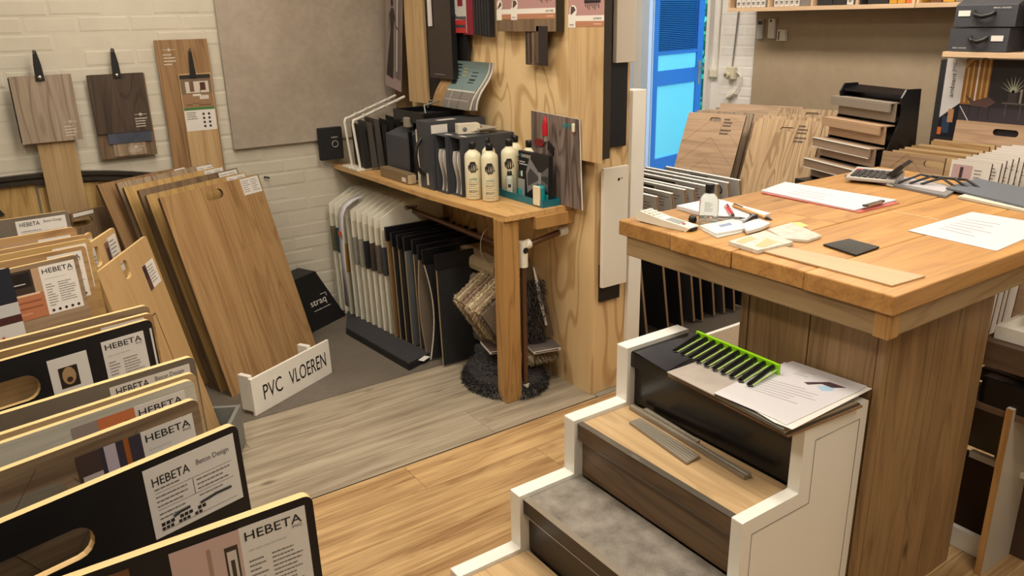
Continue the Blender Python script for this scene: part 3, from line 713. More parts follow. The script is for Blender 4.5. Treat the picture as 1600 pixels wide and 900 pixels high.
# big concrete-look panel
m_ = MB(); m_.box(0, .945, 0, .02, 0, 1.5)
obj('concrete_panel', m_, [stone('big_panel', (158, 146, 132), (186, 174, 160), 2.0, .45)], None, Tr(1.157, YW-.03, .98), label='large concrete-look grey wall panel with a dark edge on the brick wall', cat='wall panel')
# nail and small hook in the wall
m_ = MB(); m_.tube([(0, 0, 0), (0, -.02, 0), (.012, -.022, -.002), (.02, -.02, -.008)], .004, 8)
P = at(413, 276, y=YW); obj('wall_hook', m_, INK, None, Tr(P.x, P.y, P.z), label='small black hook in the brick wall below the concrete-look panel', cat='hook')

# =================================================================== BLACK CARTON and SIGN
P0, P1 = at(485, 532, z=0), at(541, 493, z=0); P2 = at(489, 421, y=4.20)
Uq = (P1-P0); Uq.z = 0; Uq.normalize(); Uq = adir(28)
fr = Frame(P1 - Uq*.42, Uq, ZP); nq = Vector((-Uq.y, Uq.x, 0))
m_ = MB(); prof = [(.0, 0), (.25, 0), (.14, .30), (.095, .275)]
wq = .42
def Q(x, y, z): return (x, y, z)
vs = [Q(0, 0, 0), Q(wq, 0, 0), Q(wq, .20, 0), Q(0, .20, 0), Q(.04, .10, .285), Q(wq-.105, .10, .285), Q(wq-.13, .20, .30), Q(.04, .20, .30)]
m_.add(vs, [(0, 3, 2, 1), (0, 1, 5, 4), (1, 2, 6, 5), (2, 3, 7, 6), (3, 0, 4, 7), (4, 5, 6, 7)])
BLKC = plain('black_carton', (24, 24, 25), .5)
t = obj('display_carton', m_, BLKC, None, fr.M(), bevel=.003, label='black tapered carton printed straq on the floor by the brick wall', cat='box')
a_ = math.atan2(.10, .285); LP = Frame(Vector((0, 0, 0)), XP, Vector((0, math.sin(a_), math.cos(a_))))
q = empty('printed_face', LP.M()); q.parent = t
lo = bpy.data.objects.new  # keep helper names short
text('straq', q, .19, .315, .115, .155, -.0012, PAPER)
m_ = MB(); m_.box(.20, .335, -.0016, -.0006, .098, .1), m_.box(.285, .33, -.0016, -.0006, .172, .175); m_.box(.328, .331, -.0016, -.0006, .155, .175); obj('print_rule', m_, PAPER, q, kind='stuff')
# sign
fr, w, h = lean((400, 651), (389, 582), hdir(1520), (499, 528))
t = empty('floor_sign', fr.M(), label='white sign lettered PVC VLOEREN standing in front of the leaning boards', cat='sign')
sw, sh = .492, .172
m_ = MB(); m_.box(0, sw, 0, .012, 0.001, sh); o = obj('sign_panel', m_, WHITEP, t, bevel=.0015)
text('PVC', o, .06, .172, .052, .122, -.001, INK); text('VLOEREN', o, .218, .458, .052, .122, -.001, INK)
for x in (.0, .362):
    m_ = MB(); m_.box(x, x+.022, .0125, .075, .02, sh+.012); obj('bracket', m_, WHITEP, t, bevel=.002)

# =================================================================== TABLE
TZ = .84
t = empty('work_table', Tr(1.74, 2.6, 0), label='wooden wall table with thick plywood top and a square front leg beside the plywood wall', cat='table')
YT1 = YW-.02
m_ = MB(); pts = [(1.738, 2.585), (2.079, 2.585), (2.079, YT1), (1.69, YT1), (1.70, 3.2), (1.738, 2.62)]
m_.prism([(a-1.74, b-2.6) for a, b in pts], 'z', TZ-.022, TZ)
obj('tabletop', m_, [wood('table_ply', (214, 164, 92), (180, 126, 62), 'y', .35, .4, .6)], t, bevel=.002)
m_ = MB(); m_.box(0, .079, 0, .072, 0, TZ-.0225); obj('leg', m_, PINE, t, Tr(-.008, .0, 0), bevel=.003)
m_ = MB(); m_.box(.14, .338, -.03, .012, TZ-.075, TZ-.0225); obj('bearer', m_, PINE, t, bevel=.002)
m_ = MB(); m_.box(.30, .338, .1, 1.55, TZ-.075, TZ-.0225); obj('bearer', m_, PINE, t)
# pipe rail
PIPE = plain('copper_brown_pipe', (104, 76, 58), .35, .6)
t = empty('pipe_rail', Tr(1.846, 2.612, 0), label='brown pipe clothes rail with white connectors under the table', cat='rail')
m_ = MB(); m_.tube([(.0, .012, .03), (.0, .012, .66)], .013, 12); obj('upright_pipe', m_, PIPE, t)
m_ = MB(); m_.tube([(.0, .04, .655), (.03, 1.55, .655)], .013, 12); obj('long_pipe', m_, PIPE, t)
m_ = MB(); m_.tube([(.02, .012, .69), (.20, .022, .715)], .013, 12); obj('cross_pipe', m_, PIPE, t)
for (a, b_, r0, r1, nm) in (((0, .012, .002), (0, .012, .012), .026, .024, 'foot_flange'), ((0, .012, .012), (0, .012, .06), .018, .018, 'foot_flange'), ((.196, .022, .714), (.244, .026, .72), .019, .03, 'wall_flange')):
    m_ = MB(); m_.tube([a, b_], [r0, r1], 14); obj(nm, m_, OFFW, t)
m_ = MB(); m_.tube([(0, .012, .60), (0, .012, .71)], .021, 14); m_.tube([(-.0, .012, .69), (.035, .014, .695)], .021, 14); o = obj('tee_connector', m_, OFFW, t)
m_ = MB(); m_.tube([(-.0, -.008, .675), (0.0, -.0105, .675)], .013, 12); obj('dark_bore', m_, INK, o)

# =================================================================== SAMPLERS UNDER THE TABLE
def sampler(yf, xl, label, tilt=0, col=None, colz=(.30, .44), hgt=.70, seed=0):
    fr = Frame(Vector((xl, yf, .012)), adir(-3), Vector((-.09-.02*tilt, .05, 1)))
    w = .36
    out = [(0, 0), (w, 0), (w, hgt-.03), (w-.03, hgt+.005), (.145, hgt+.005), (.0, hgt-.075)]
    t = empty('carpet_sampler', fr.M(), label=label, cat='sample board', group='white carpet samplers hanging under the table')
    m_ = MB(); plate(m_, out, slot(.18, hgt-.035, .042, .011), 0, .012); obj('white_frame', m_, [OFFW, OFFW], t, fix=False)
    m_ = MB(); m_.box(.004, w-.01, -.003, 0, .0, hgt-.13); p = obj('face_sheet', m_, plain('sampler_sheet', (196, 190, 172), .6), t)
    if col:
        m_ = MB(); m_.box(-.004, .11, -.009, .010, colz[0], colz[1]); obj('carpet_swatch', m_, col, t, bevel=.002)
    return t
cols = [plain('swatch_'+n, c, .95, noise=.3, nscale=260, bump=.6) for n, c in (('olive', (96, 92, 70)), ('petrol', (40, 66, 76)), ('ochre', (160, 118, 46)), ('light_grey', (138, 134, 124)), ('black', (24, 26, 34)), ('dark_brown', (66, 52, 42)), ('grey_brown', (92, 84, 78)), ('anthracite', (60, 60, 62)))]
ORDN = ['rearmost, olive swatch', 'second from the wall, petrol blue swatch', 'third from the wall, ochre yellow swatch low down', 'fourth from the wall, plain', 'fifth from the wall, light grey swatch', 'sixth from the wall, light grey swatch', 'black swatch, behind the dark brown one', 'dark brown swatch, third from the front', 'grey-brown swatch, second from the front', 'foremost with handle slot in full view']
CI = [0, 1, 2, None, 3, 3, 4, 5, 6, 7]
for i in range(10):
    yf = 4.13-i*.058; xl = 1.612+.0065*i
    sampler(yf, xl, 'white carpet sampler under the table, '+ORDN[i], 0, None if CI[i] is None else cols[CI[i]], (.36-.0*i, .50) if i < 2 else ((.26, .42) if i == 2 else (.33, .48)))
# curled white brochure hanging over the samplers
m_ = MB(); pth = []
for i in range(12):
    u = i/11; pth.append((1.60+.0*u, .0, u))
P = [(0, .10), (0, .35), (.004, .55), (.01, .62), (.035, .665), (.075, .69), (.13, .705)]
vs = [];
for (x, z) in P: vs += [(x-.02, -.01+.0*z, z), (x-.02, .05, z+.0)]
m_.add(vs, [(2*i, 2*i+1, 2*i+3, 2*i+2) for i in range(len(P)-1)], 0, None, True)
o = obj('curled_brochure', m_, plain('cool_white_paper', (206, 204, 210), .4), None, Tr(1.60, 3.925, 0), label='curled cool-white brochure sheet draped between the white samplers', cat='brochure')
so_ = o.modifiers.new('thick', 'SOLIDIFY'); so_.thickness = .003
m_ = MB(); m_.rect(0, .05, 0, .03, 0); o2 = obj('orange_print', m_, plain('orange_print', (208, 98, 40), .5), o, Matrix.Translation((-.0235, .045, .50)) @ Matrix.Rotation(-math.pi/2, 4, 'Z'))
# black topped carpet samples
def carpet(yf, xl, w, htop, mat, label, curl=0.0, edge=None, name='carpet_sample'):
    fr = Frame(Vector((xl, yf, .012)), adir(-2), Vector((-.07, .045, 1)))
    t = empty(name, fr.M(), label=label, cat='carpet sample', group='black-topped carpet samples hanging under the table')
    m_ = MB(); m_.box(-.006, w, -.004, .014, htop-.072, htop); obj('black_hanger_bar', m_, BLACKS, t, bevel=.002)
    m_ = MB(); n = 10
    for k in range(n):
        z0, z1 = (htop-.072)*k/n, (htop-.072)*(k+1)/n
        f = lambda z: -curl*math.sin(math.pi*min(1, z/(htop-.06)))
        a0, a1 = f(z0), f(z1)
        vs = [(a0, 0, z0), (w, 0, z0), (w, .006, z0), (a0, .006, z0), (a1, 0, z1), (w, 0, z1), (w, .006, z1), (a1, .006, z1)]
        m_.add(vs, [(0, 1, 5, 4), (1, 2, 6, 5), (2, 3, 7, 6), (3, 0, 4, 7)]+([(0, 3, 2, 1)] if k == 0 else []))
    obj('carpet_pile', m_, mat, t)
    m_ = MB()
    for k in range(n):
        z0, z1 = (htop-.072)*k/n, (htop-.072)*(k+1)/n; a0, a1 = f(z0), f(z1)
        m_.add([(a0-.002, -.0005, z0), (a0+.0, -.0005, z0), (a0, .0095, z0), (a0-.002, .0095, z0), (a1-.002, -.0005, z1), (a1, -.0005, z1), (a1, .0095, z1), (a1-.002, .0095, z1)], [(0, 1, 5, 4), (1, 2, 6, 5), (2, 3, 7, 6), (3, 0, 4, 7)])
    obj('backing_edge', m_, edge or plain('felt_backing', (150, 132, 104), .8), t)
    return t
def carpetmat(n, c): return plain('carpet_'+n, c, .95, noise=.45, nscale=320, bump=.9)
CS = [(3.545, 1.672, .60, 'caramel', (126, 92, 52), 'caramel brown carpet sample with black hanger next to the white samplers'),
      (3.500, 1.680, .58, 'near_black', (24, 23, 24), 'near-black carpet sample with black hanger behind the grey ones'),
      (3.455, 1.690, .575, 'sand', (40, 34, 30), 'dark sand-edged carpet sample, third of the hanging row'),
      (3.405, 1.700, .575, 'blue_grey', (92, 96, 98), 'blue-grey short pile carpet sample in the hanging row'),
      (3.345, 1.715, .57, 'purple_grey', (82, 76, 78), 'wide purple-grey carpet sample in the hanging row'),
      (3.27, 1.705, .56, 'taupe', (110, 98, 84), 'taupe carpet sample with a wavy pale edge'),
      (3.20, 1.69, .555, 'black_a', (28, 28, 30), 'black carpet sample with a curling white backing edge'),
      (3.10, 1.703, .55, 'black_b', (30, 31, 33), 'front black carpet sample hanging nearest the table leg')]
for i, (yf, xl, ht, n_, c_2, lb) in enumerate(CS):
    cv = .018 if i == 5 else (-.035 if i == 6 else 0)
    carpet(yf, xl, .20 if i >= 6 else .36, ht, carpetmat(n_, c_2), lb, cv, plain('white_backing', (206, 200, 186), .6) if i == 6 else None)
# rolled / folded carpet edges beyond
for i, (z, c_2, lb) in enumerate(((.04, (70, 72, 72), 'lowest dark grey folded carpet piece of the stack by the plywood wall'), (.13, (92, 90, 84), 'second lowest grey folded carpet piece of the stack'), (.22, (100, 96, 86), 'middle grey-green folded carpet piece of the stack'), (.31, (116, 106, 92), 'fourth folded carpet piece from the floor, grey-beige'), (.40, (142, 130, 108), 'beige folded carpet piece near the top of the stack'), (.49, (168, 150, 118), 'light beige folded carpet piece on top of the stack'))):
    m_ = MB(); m_.prism([(-.13, .010), (-.135, .035), (-.13, .06), (-.115, .07), (.06, .07), (.06, 0), (-.115, 0)], 'y', -.20, .22)
    obj('folded_carpet', m_, carpetmat('fold%d' % i, c_2), None, Tr(2.008, 3.10, z-.028), label=lb, cat='carpet', group='folded carpet pieces stacked under the table')
    m_ = MB()
# black mats on the floor
for i in range(4):
    m_ = MB(); q0, q1, q2, q3 = Vector((1.45, 4.05, 0)), Vector((1.55, 3.08, 0)), Vector((1.69, 3.12, 0)), Vector((1.615, 4.05, 0))
    o_ = Vector((.006*i, .012*i, 0)); z = .0015+i*.0055
    m_.prism([((p+o_).x, (p+o_).y) for p in (q1+Vector((.0, .09-.0*i, 0)), q2+Vector((-.0, .10, 0)), q3, q0+Vector((.05, -.25, 0)))], 'z', z, z+.005)
    if i == 3: mm = plain('grey_black_mat', (52, 52, 54), .9, noise=.5, nscale=200, bump=.8)
    else: mm = plain('black_mat', (22, 22, 24), .6)
    o = obj('door_mat', m_, mm, None, bevel=.0, label=['lowest black rubber mat on the floor below the samplers', 'second black rubber mat of the stack below the samplers', 'third black rubber mat of the stack below the samplers', 'speckled dark grey mat on top of the mat stack, with a white sticker'][i], cat='mat', group='mats stacked on the floor')
P = at(627, 549, z=.0245); m_ = MB(); m_.box(-.03, .03, -.016, .016, 0, .0006); obj('sticker', m_, PAPER, o, Matrix.Translation((1.655, 3.21, .0235)) @ Matrix.Rotation(.5, 4, 'Z'))

# shaggy samples -----------------------------------------------------
def strands(pts_fn, n, L, wd, seed, droop=.5):
    m_ = MB(); r = random.Random(seed)
    for i in range(n):
        p, nn = pts_fn(r); t1 = Vector((r.gauss(0, .5), r.gauss(0, .5), r.gauss(0, .5)-droop)); d = (nn+t1*.8).normalized()
        s = d.cross(Vector((r.random(), r.random(), r.random()))).normalized()*wd; l = L*r.uniform(.6, 1.2)
        mid = p+d*l*.55; tip = p+(d+Vector((0, 0, -droop*.6))).normalized()*l
        m_.add([p-s, p+s, mid+s, mid-s, tip], [(0, 1, 2, 3), (3, 2, 4)])
    return m_
def boxpts(w, d, h):
    def f(r):
        k = r.choice('xxXzzyY'); a, b = r.random(), r.random()
        if k == 'x': return Vector((0, a*d, b*h)), Vector((-1, 0, 0))
        if k == 'X': return Vector((w, a*d, b*h)), Vector((1, 0, 0))
        if k == 'z': return Vector((a*w, b*d, 0)), Vector((0, 0, -1))
        if k == 'y': return Vector((a*w, 0, b*h)), Vector((0, -1, 0))
        return Vector((a*w, b*d, h)), Vector((0, 0, 1))
    return f
SH = [('ivory', (206, 190, 160)), ('rose_beige', (168, 146, 126)), ('cream', (222, 208, 176)), ('sand_shag', (196, 178, 146)), ('brown_grey', (120, 106, 90))]
for i, (nm, c_2) in enumerate(SH):
    cw = plain('shag_'+nm, c_2, .9)
    yy = 2.985-.052*i; fr = Frame(Vector((1.872, yy, .135-.004*i)), XP, ZP)
    t = empty('shag_sample', fr.M() @ Matrix.Rotation(-math.radians(32), 4, 'Y'), label=['rearmost ivory', 'rose-beige striped', 'cream', 'sand coloured', 'brown-grey front'][i]+' shaggy carpet square hanging by one corner behind the table leg', cat='carpet sample', group='shaggy carpet squares on the wire ring')
    m_ = MB(); m_.box(0, .235, .012, .022, 0, .29); obj('backing', m_, plain('shag_backing', (170, 146, 112), .8), t)
    base = MB(); base.box(0.004, .231, -.006, .012, .004, .286); obj('pile_base', base, cw, t)
    s_m = strands(boxpts(.235, .012, .29), 1700, .017, .0016, 10+i); obj('pile', s_m, cw, t, kind='stuff', fix=False)
m_ = MB(); m_.tube([(1.86+.05*math.cos(a), 2.90, .63+.08*math.sin(a)) for a in [k*math.pi/10 for k in range(20)]], .0025, 6, closed=True)
obj('wire_ring', m_, METAL, None, label='wire ring holding the shaggy carpet squares on the pipe rail', cat='ring')
# dark shaggy sample right of the leg
fr = Frame(Vector((1.925, 2.72, .20)), adir(-20), Vector((-.04, .0, 1)))
t = empty('shag_sample', fr.M(), label='dark charcoal shaggy sample with white card edge right of the table leg', cat='carpet sample')
m_ = MB(); m_.prism([(0, .0), (.13, 0.02), (.10, .18), (.03, .36), (0, .40)], 'y', 0, .012); obj('backing', m_, plain('brown_backing', (84, 70, 52), .8), t)
m_ = MB(); m_.prism([(.055, .20), (.085, .08), (.095, .08), (.062, .26), (.035, .36), (.03, .36)], 'y', -.012, -.009); obj('white_card', m_, PAPER, t)
def f_(r): return Vector((r.uniform(0, .085), -.002, r.uniform(.0, .30))), Vector((0, -1, 0))
obj('pile', strands(f_, 1100, .03, .0022, 44), plain('shag_charcoal', (70, 64, 60), .9, noise=.5, nscale=60), t, kind='stuff', fix=False)
# floor pile: dark shag lump, beige shag sheets, cards
P = at(748, 590, z=0)
def ell(cx, cy, a, b, hh):
    def f(r):
        th, ph = r.uniform(0, 2*math.pi), math.acos(r.uniform(0, 1)); n = Vector((math.sin(ph)*math.cos(th), math.sin(ph)*math.sin(th), math.cos(ph)))
        return Vector((a*n.x, b*n.y, hh*n.z)), n
    return f
t = empty('shag_cushion', Tr(1.86, 2.81, 0), label='dark grey shaggy carpet roll heap on the floor behind the table leg', cat='carpet')
m_ = MB(); m_.lathe([(.02, .002), (.15, .004), (.17, .03), (.155, .07), (.10, .10), (.02, .11)], 22, sx=1.0, sy=1.25); obj('body', m_, plain('shag_body', (50, 48, 48), .95), t)
obj('pile', strands(ell(0, 0, .17, .21, .105), 6500, .032, .0022, 55, .3), plain('shag_darkgrey', (84, 82, 82), .9, noise=.6, nscale=40), t, kind='stuff', fix=False)
t = empty('shag_sheet', Frame(Vector((1.84, 2.67, .135)), adir(-8), ZP).M(), label='beige shaggy carpet sheet lying on the dark heap behind the leg', cat='carpet')
m_ = MB(); m_.box(0, .20, 0, .26, 0, .018); obj('backing', m_, plain('shag_backing', (170, 146, 112), .8), t)
obj('pile', strands(boxpts(.20, .26, .02), 2600, .03, .002, 66), plain('shag_beige', (158, 142, 116), .9), t, kind='stuff', fix=False)
for i, (O, a, lb) in enumerate(((Vector((1.76, 2.77, .168)), -14, 'white-edged sample card book lying on the shag pile left of the leg'), (Vector((1.90, 2.63, .180)), -14, 'open photo card book with white cover lying on the shag pile right of the leg'))):
    fr = Frame(O, adir(a), ZP); t = empty('card_book', fr.M(), label=lb, cat='book', group='card books on the shag pile')
    m_ = MB(); m_.box(0, .13, 0, .14, 0, .014); b = obj('pages', m_, PAPER, t, bevel=.001)
    m_ = MB(); m_.box(.006, .12, -.0005, -.0001, .003, .010); m_.box(-.0, .13, .0, .14, .0142, .017); obj('cover', m_, [plain('book_brown', (82, 66, 60), .4) if i == 0 else plain('book_photo', (96, 88, 84), .4, noise=.3, nscale=10)], t)
    text('GEMAKKELIJK' if 0 else 'CARPET', t, .05, .085, .0042, .0092, -.001, INKG) if i == 0 else None
# =================================================================== ON THE TABLE
def boxobj(name, x0, x1, y0, y1, z0, z1, mat, parent=None, bevel=.0, M=None, **k):
    """top-level boxes get their origin at the base centre"""
    m_ = MB()
    if parent is None and M is None:
        cx, cy = (x0+x1)/2, (y0+y1)/2; m_.box(x0-cx, x1-cx, y0-cy, y1-cy, 0, z1-z0); M = Tr(cx, cy, z0)
    else: m_.box(x0, x1, y0, y1, z0, z1)
    return obj(name, m_, mat, parent, M, bevel=bevel, **k)
G = TZ+.001
WIRE = plain('white_wire', (222, 220, 208), .3)
POUCH = plain('black_fabric_pouch', (22, 22, 23), .7, noise=.3, nscale=120)
for i, (yy, lb) in enumerate(((4.06, 'white wire stand nearest the wall, black fabric samples hanging in it'), (3.955, 'second white wire stand, nearer the charcoal display case'))):
    t = empty('wire_stand', Tr(1.72, yy, G), label=lb, cat='stand', group='white wire stands on the table')
    m_ = MB(); m_.tube([(.01, 0, .012), (-.012, 0, .245), (-.006, 0, .262), (.02, 0, .268), (.31, .02, .36)], .0075, 8); obj('bent_rod', m_, WIRE, t)
    m_ = MB(); m_.box(-.03, .20, -.045, .045, 0, .012); obj('base_tray', m_, OFFW, t, bevel=.003)
    for k in range(4):
        m_ = MB(); m_.box(.05+.065*k, .062+.065*k, -.008, .008, .28+.02*k, .292+.02*k); obj('clip', m_, WIRE, t)
for k in range(7):
    m_ = MB(); hh = .22+.014*(k % 3); m_.prism([(-.012, 0), (.022, 0), (.018, hh), (-.006, hh+.01)], 'y', 0, .16)
    obj('fabric_sample', m_, POUCH if k not in (1, 2) else plain('grey_pleated_fabric', (70, 66, 62), .7), None, Frame(Vector((1.745+.036*k, 3.90-.012*k, G+.014)), adir(-6), ZP).M() @ Matrix.Rotation(-.06, 4, 'Y'), bevel=.004,
        label=['leftmost thin black', 'grey pleated', 'second grey pleated', 'fourth black', 'fifth black', 'sixth black', 'rightmost black'][k]+' fabric sample folder hanging in the wire stands', cat='fabric sample', group='fabric samples in the wire stands')
m_ = MB(); m_.box(0, .135, 0, .03, 0, .175); t = obj('black_pouch', m_, POUCH, None, Tr(1.60, 4.17, .875), bevel=.005, label='flat black pouch with a ring emblem hanging at the table corner', cat='pouch')
m_ = MB(); m_.tube([(.088+.017*math.cos(a), -.001, .085+.017*math.sin(a)) for a in [j*math.pi/10 for j in range(20)]], .0012, 5, closed=True); obj('ring_emblem', m_, PAPER, t)
text('TEC', t, .065, .108, .118, .124, -.001, PAPER)
# charcoal display case and open tray
t = empty('display_case', Tr(1.79, 3.50, G), label='charcoal display case leaning behind the big ring binder', cat='case')
m_ = MB(); m_.prism([(0, 0), (.24, 0), (.24, .24), (.18, .27), (.0, .21)], 'y', 0, .24); obj('case_body', m_, DARKG, t, bevel=.003)
m_ = MB(); m_.box(.0, .02, -.012, -.001, .02, .24); obj('side_strap', m_, BLACKS, t)
m_ = MB(); m_.box(.03, .07, .06, .1, .25, .30); obj('grey_swatch_roll', m_, plain('roll_grey', (140, 134, 120), .6), t, bevel=.006)
t = empty('open_tray', Tr(1.84, 3.42, G+.275), label='black ribbed open tray lying on top of the binders', cat='tray')
for (a, b_, c2, d2, z0, z1) in ((0, .22, 0, .32, .0, .006), (0, .22, 0, .008, .006, .055), (0, .22, .312, .32, .006, .055), (0, .008, .008, .312, .006, .055), (.212, .22, .008, .312, .006, .055)):
    boxobj('tray_side', a, b_, c2, d2, z0, z1, BLACKS, t, .002)
for k in range(9): boxobj('rib', .009, .211, .03+.031*k, .034+.031*k, .006, .03, DARKG, t)
m_ = MB(); m_.tube([(.04, .05, .05), (.04, .06, .085), (.16, .10, .10), (.18, .26, .085), (.18, .28, .05)], .004, 8); obj('carry_handle', m_, plain('clear_grey_plastic', (150, 150, 140), .2), t)
t = empty('tan_folder_box', Tr(1.735, 3.42, G), label='flat tan cardboard box lying under the display case at the table edge', cat='box')
boxobj('lid', 0, .045, 0, .30, 0, .05, plain('kraft', (126, 106, 80), .6), t, .002)
boxobj('page_edge', .002, .04, -.012, -.0005, .004, .045, plain('page_edge', (196, 180, 150), .7), t); boxobj('white_label', -.001, 0, .02, .06, .01, .03, PAPER, t)
# big binder with handle
t = empty('ring_binder', Tr(1.765, 3.21, G), label='big charcoal binder with strap handle and white labels on the table', cat='binder')
m_ = MB(); m_.prism([(0, 0), (.30, 0), (.29, .315), (-.012, .315)], 'y', .005, .125); obj('binder_body', m_, DARKG, t, bevel=.003)
m_ = MB(); m_.tube([(-.005, .09, .06), (-.035, .09, .10), (-.042, .09, .15), (-.035, .09, .20), (-.006, .09, .235)], .009, 8); obj('strap_handle', m_, plain('black_leather', (20, 20, 20), .45), t)
boxobj('spine_label', -.004, -.001, .05, .062, .02, .075, PAPER, t); boxobj('top_label', .05, .14, .015, .05, .3155, .3165, PAPER, t)
boxobj('front_label', -.0, .085, .0035, .0045, .262, .30, PAPER, t)
m_ = MB(); m_.box(-.006, .01, .128, .145, .0, .27); o = obj('page_block', m_, plain('white_pages', (200, 196, 180), .6), t)
# magazine files
for i, yy in enumerate((3.105, 3.005)):
    t = empty('magazine_file', Tr(1.775+.015*i, yy, G), label=['charcoal magazine file full of white brochures next to the ring binder', 'charcoal magazine file beside the white bottles, brochures curling out'][i], cat='magazine file', group='magazine files on the table')
    for (a, b_, c2, d2, z0, z1) in ((0, .285, 0, .004, 0, .262), (0, .285, .091, .095, 0, .262), (.28, .285, .004, .091, 0, .262), (0, .28, .004, .091, 0, .004), (0, .28, .004, .091, .258, .262)):
        boxobj('file_panel', a, b_, c2, d2, z0, z1, DARKG, t)
    boxobj('top_label', .03, .045, .01, .06, .2622, .263, PAPER, t)
    for k in range(4):
        m_ = MB(); P = []
        for j in range(9):
            z = .006+.19*j/8; P.append((.012+(.012*math.sin(z*28)*(k % 2)), .016+.018*k+.008*math.sin(z*22)*(k % 2), z))
        vs = []
        for p in P: vs += [p, (p[0]+.22, p[1], p[2]), (p[0]+.22, p[1]+.005, p[2]), (p[0], p[1]+.005, p[2])]
        fs = [(0, 1, 2, 3)]
        for j in range(8):
            for q in range(4): fs.append((j*4+q, j*4+(q+1) % 4, j*4+4+(q+1) % 4, j*4+4+q))
        fs.append((32, 33, 34, 35)); m_.add(vs, fs)
        obj('brochure', m_, PAPER if k != 2 else plain('brochure_grey', (130, 128, 124), .4), t)
# leaflets on the files
t = empty('leaflet_carton', Frame(Vector((1.84, 3.10, G+.2645)), adir(-18), ZP).M(), label='small opened white carton of leaflets lying on the magazine files', cat='carton')
CART = plain('carton_white', (214, 206, 186), .5)
for (a, b_, c2, d2, z0, z1) in ((0, .10, 0, .002, 0, .04), (0, .10, .06, .062, 0, .04), (0, .002, .002, .06, 0, .04), (.002, .10, .002, .06, 0, .002), (.0, .10, .0, .062, .04, .042)):
    boxobj('carton_panel', a, b_, c2, d2, z0, z1, CART, t)
boxobj('flap', .10, .14, .0, .062, .0, .002, CART, t); boxobj('leaflet', .02, .115, .012, .05, .006, .03, plain('leaflet_print', (150, 130, 105), .5, noise=.3, nscale=30), t)
m_ = MB(); m_.lathe([(.001, 0), (.013, 0), (.013, .001), (.001, .001)], 14); obj('round_print', m_, INKG, t, Matrix.Translation((.03, -.0005, .02)) @ Matrix.Rotation(math.pi/2, 4, 'X') @ Matrix.Diagonal((.8, .8, .4, 1)))
for i in range(5):
    boxobj('leaflet', -.11, .11, -.05, .05, 0, .0035, [CART, plain('leaflet_grey', (168, 160, 146), .5), plain('leaflet_cream', (222, 214, 194), .5)][i % 3], None, 0, Matrix.Translation((1.965, 3.20-.012*i, G+.2645+.0045*i)) @ Matrix.Rotation(1.15+.12*i, 4, 'Z'),
           label=['bottom leaflet of the small fanned pile', 'second leaflet of the fanned pile', 'middle leaflet of the fanned pile', 'fourth leaflet of the fanned pile', 'top leaflet of the fanned pile'][i]+' on the magazine files', cat='leaflet', group='fanned leaflets on the magazine files')
# bottles
def bottle(px, py, label, first, z=G, rot=None, cut=0):
    P = at(px, py, z=z) if not isinstance(px, Vector) else px
    ang = math.atan2(P.y, P.x)-math.pi/2
    t = empty('cleaner_bottle', Matrix.Translation((P.x, P.y, z)) @ Matrix.Rotation(ang, 4, 'Z'), label=label, cat='bottle', group='white cleaner bottles on the table')
    if first is None:
        m_ = MB(); m_.lathe([(.005, 0), (.034, .001), (.0365, .006), (.0365, .184), (.034, .198), (.022, .210), (.016, .213), (.016, .218)], 26); obj('bottle_body', m_, plain('bottle_cream', (226, 220, 190), .35), t)
        m_ = MB(); m_.lathe([(.016, .218), (.0165, .219), (.0165, .246), (.015, .248)], 20); obj('cap', m_, BLACKS, t, bevel=0)
        m_ = MB(); ya = -.0342
        def arc(u): a = u/.0366; return (.0367*math.sin(a), -.0367*math.cos(a))
        def cr(x0, x1, z0, z1, c):
            n = 4
            for k in range(n):
                a, b_ = arc(x0+(x1-x0)*k/n), arc(x0+(x1-x0)*(k+1)/n)
                m_.add([(a[0], a[1], z0), (b_[0], b_[1], z0), (b_[0], b_[1], z1), (a[0], a[1], z1)], [(0, 1, 2, 3)], 0, c)
        # tied dark cloth picture
        import itertools
        for k in range(10):
            z = .118+.005*k; hw = [.008, .013, .019, .022, .023, .023, .022, .018, .015, .012][k]
            cr(-hw, hw*.8 if k > 3 else hw, z, z+.0052, [(34, 30, 30), (70, 66, 66), (44, 40, 40)][k % 3])
        cr(-.004, .006, .100, .122, (224, 214, 180))
        for k in range(8): cr(-.022, .022 - (k % 3)*.006, .078-k*.009, .080-k*.009, (120, 116, 104))
        cr(-.022, .018, .068, .0715, (90, 84, 74)); cr(-.022, .020, .036, .0395, (90, 84, 74))
        obj('label_print', m_, printmat(), t, fix=False)
        text('JAMES', t, -.019, .017, .086, .097, -.0372, TEALP)
    else:
        for c in kids(first):
            q = c.copy(); COL.objects.link(q); q.parent = t
    return t
b0 = bottle(741, 310, 'front left cream cleaner bottle with black cap and JAMES label', None)
bottle(767, 313, 'front cream cleaner bottle, nearest the viewer of the six', b0)
bottle(763, 301, 'cream cleaner bottle hidden behind the nearest one', b0)
bottle(797, 304, 'cream cleaner bottle behind the small clear bottle', b0)
bottle(806, 296, 'cream cleaner bottle standing behind the fourth, half hidden', b0)
bottle(Vector((2.035, 2.83, G)), 0, 'rightmost cream cleaner bottle, behind the dark starter kit box', b0)
m_ = MB(); P = at(731, 300, z=G); o = boxobj('folded_leaflets', -.005, .10, -.02, .02, 0, .17, PAPER, None, 0, Matrix.Translation((P.x, P.y, G)) @ Matrix.Rotation(-.1, 4, 'Z'), label='upright white and pink folded leaflets behind the left bottle', cat='leaflet')
m_ = MB()
for k in range(5): m_.box(-.006, -.0052, -.018+.008*k, -.013+.008*k, .005, .09)
obj('coloured_spines', m_, plain('rose_spines', (196, 150, 140), .5), o, kind='stuff')
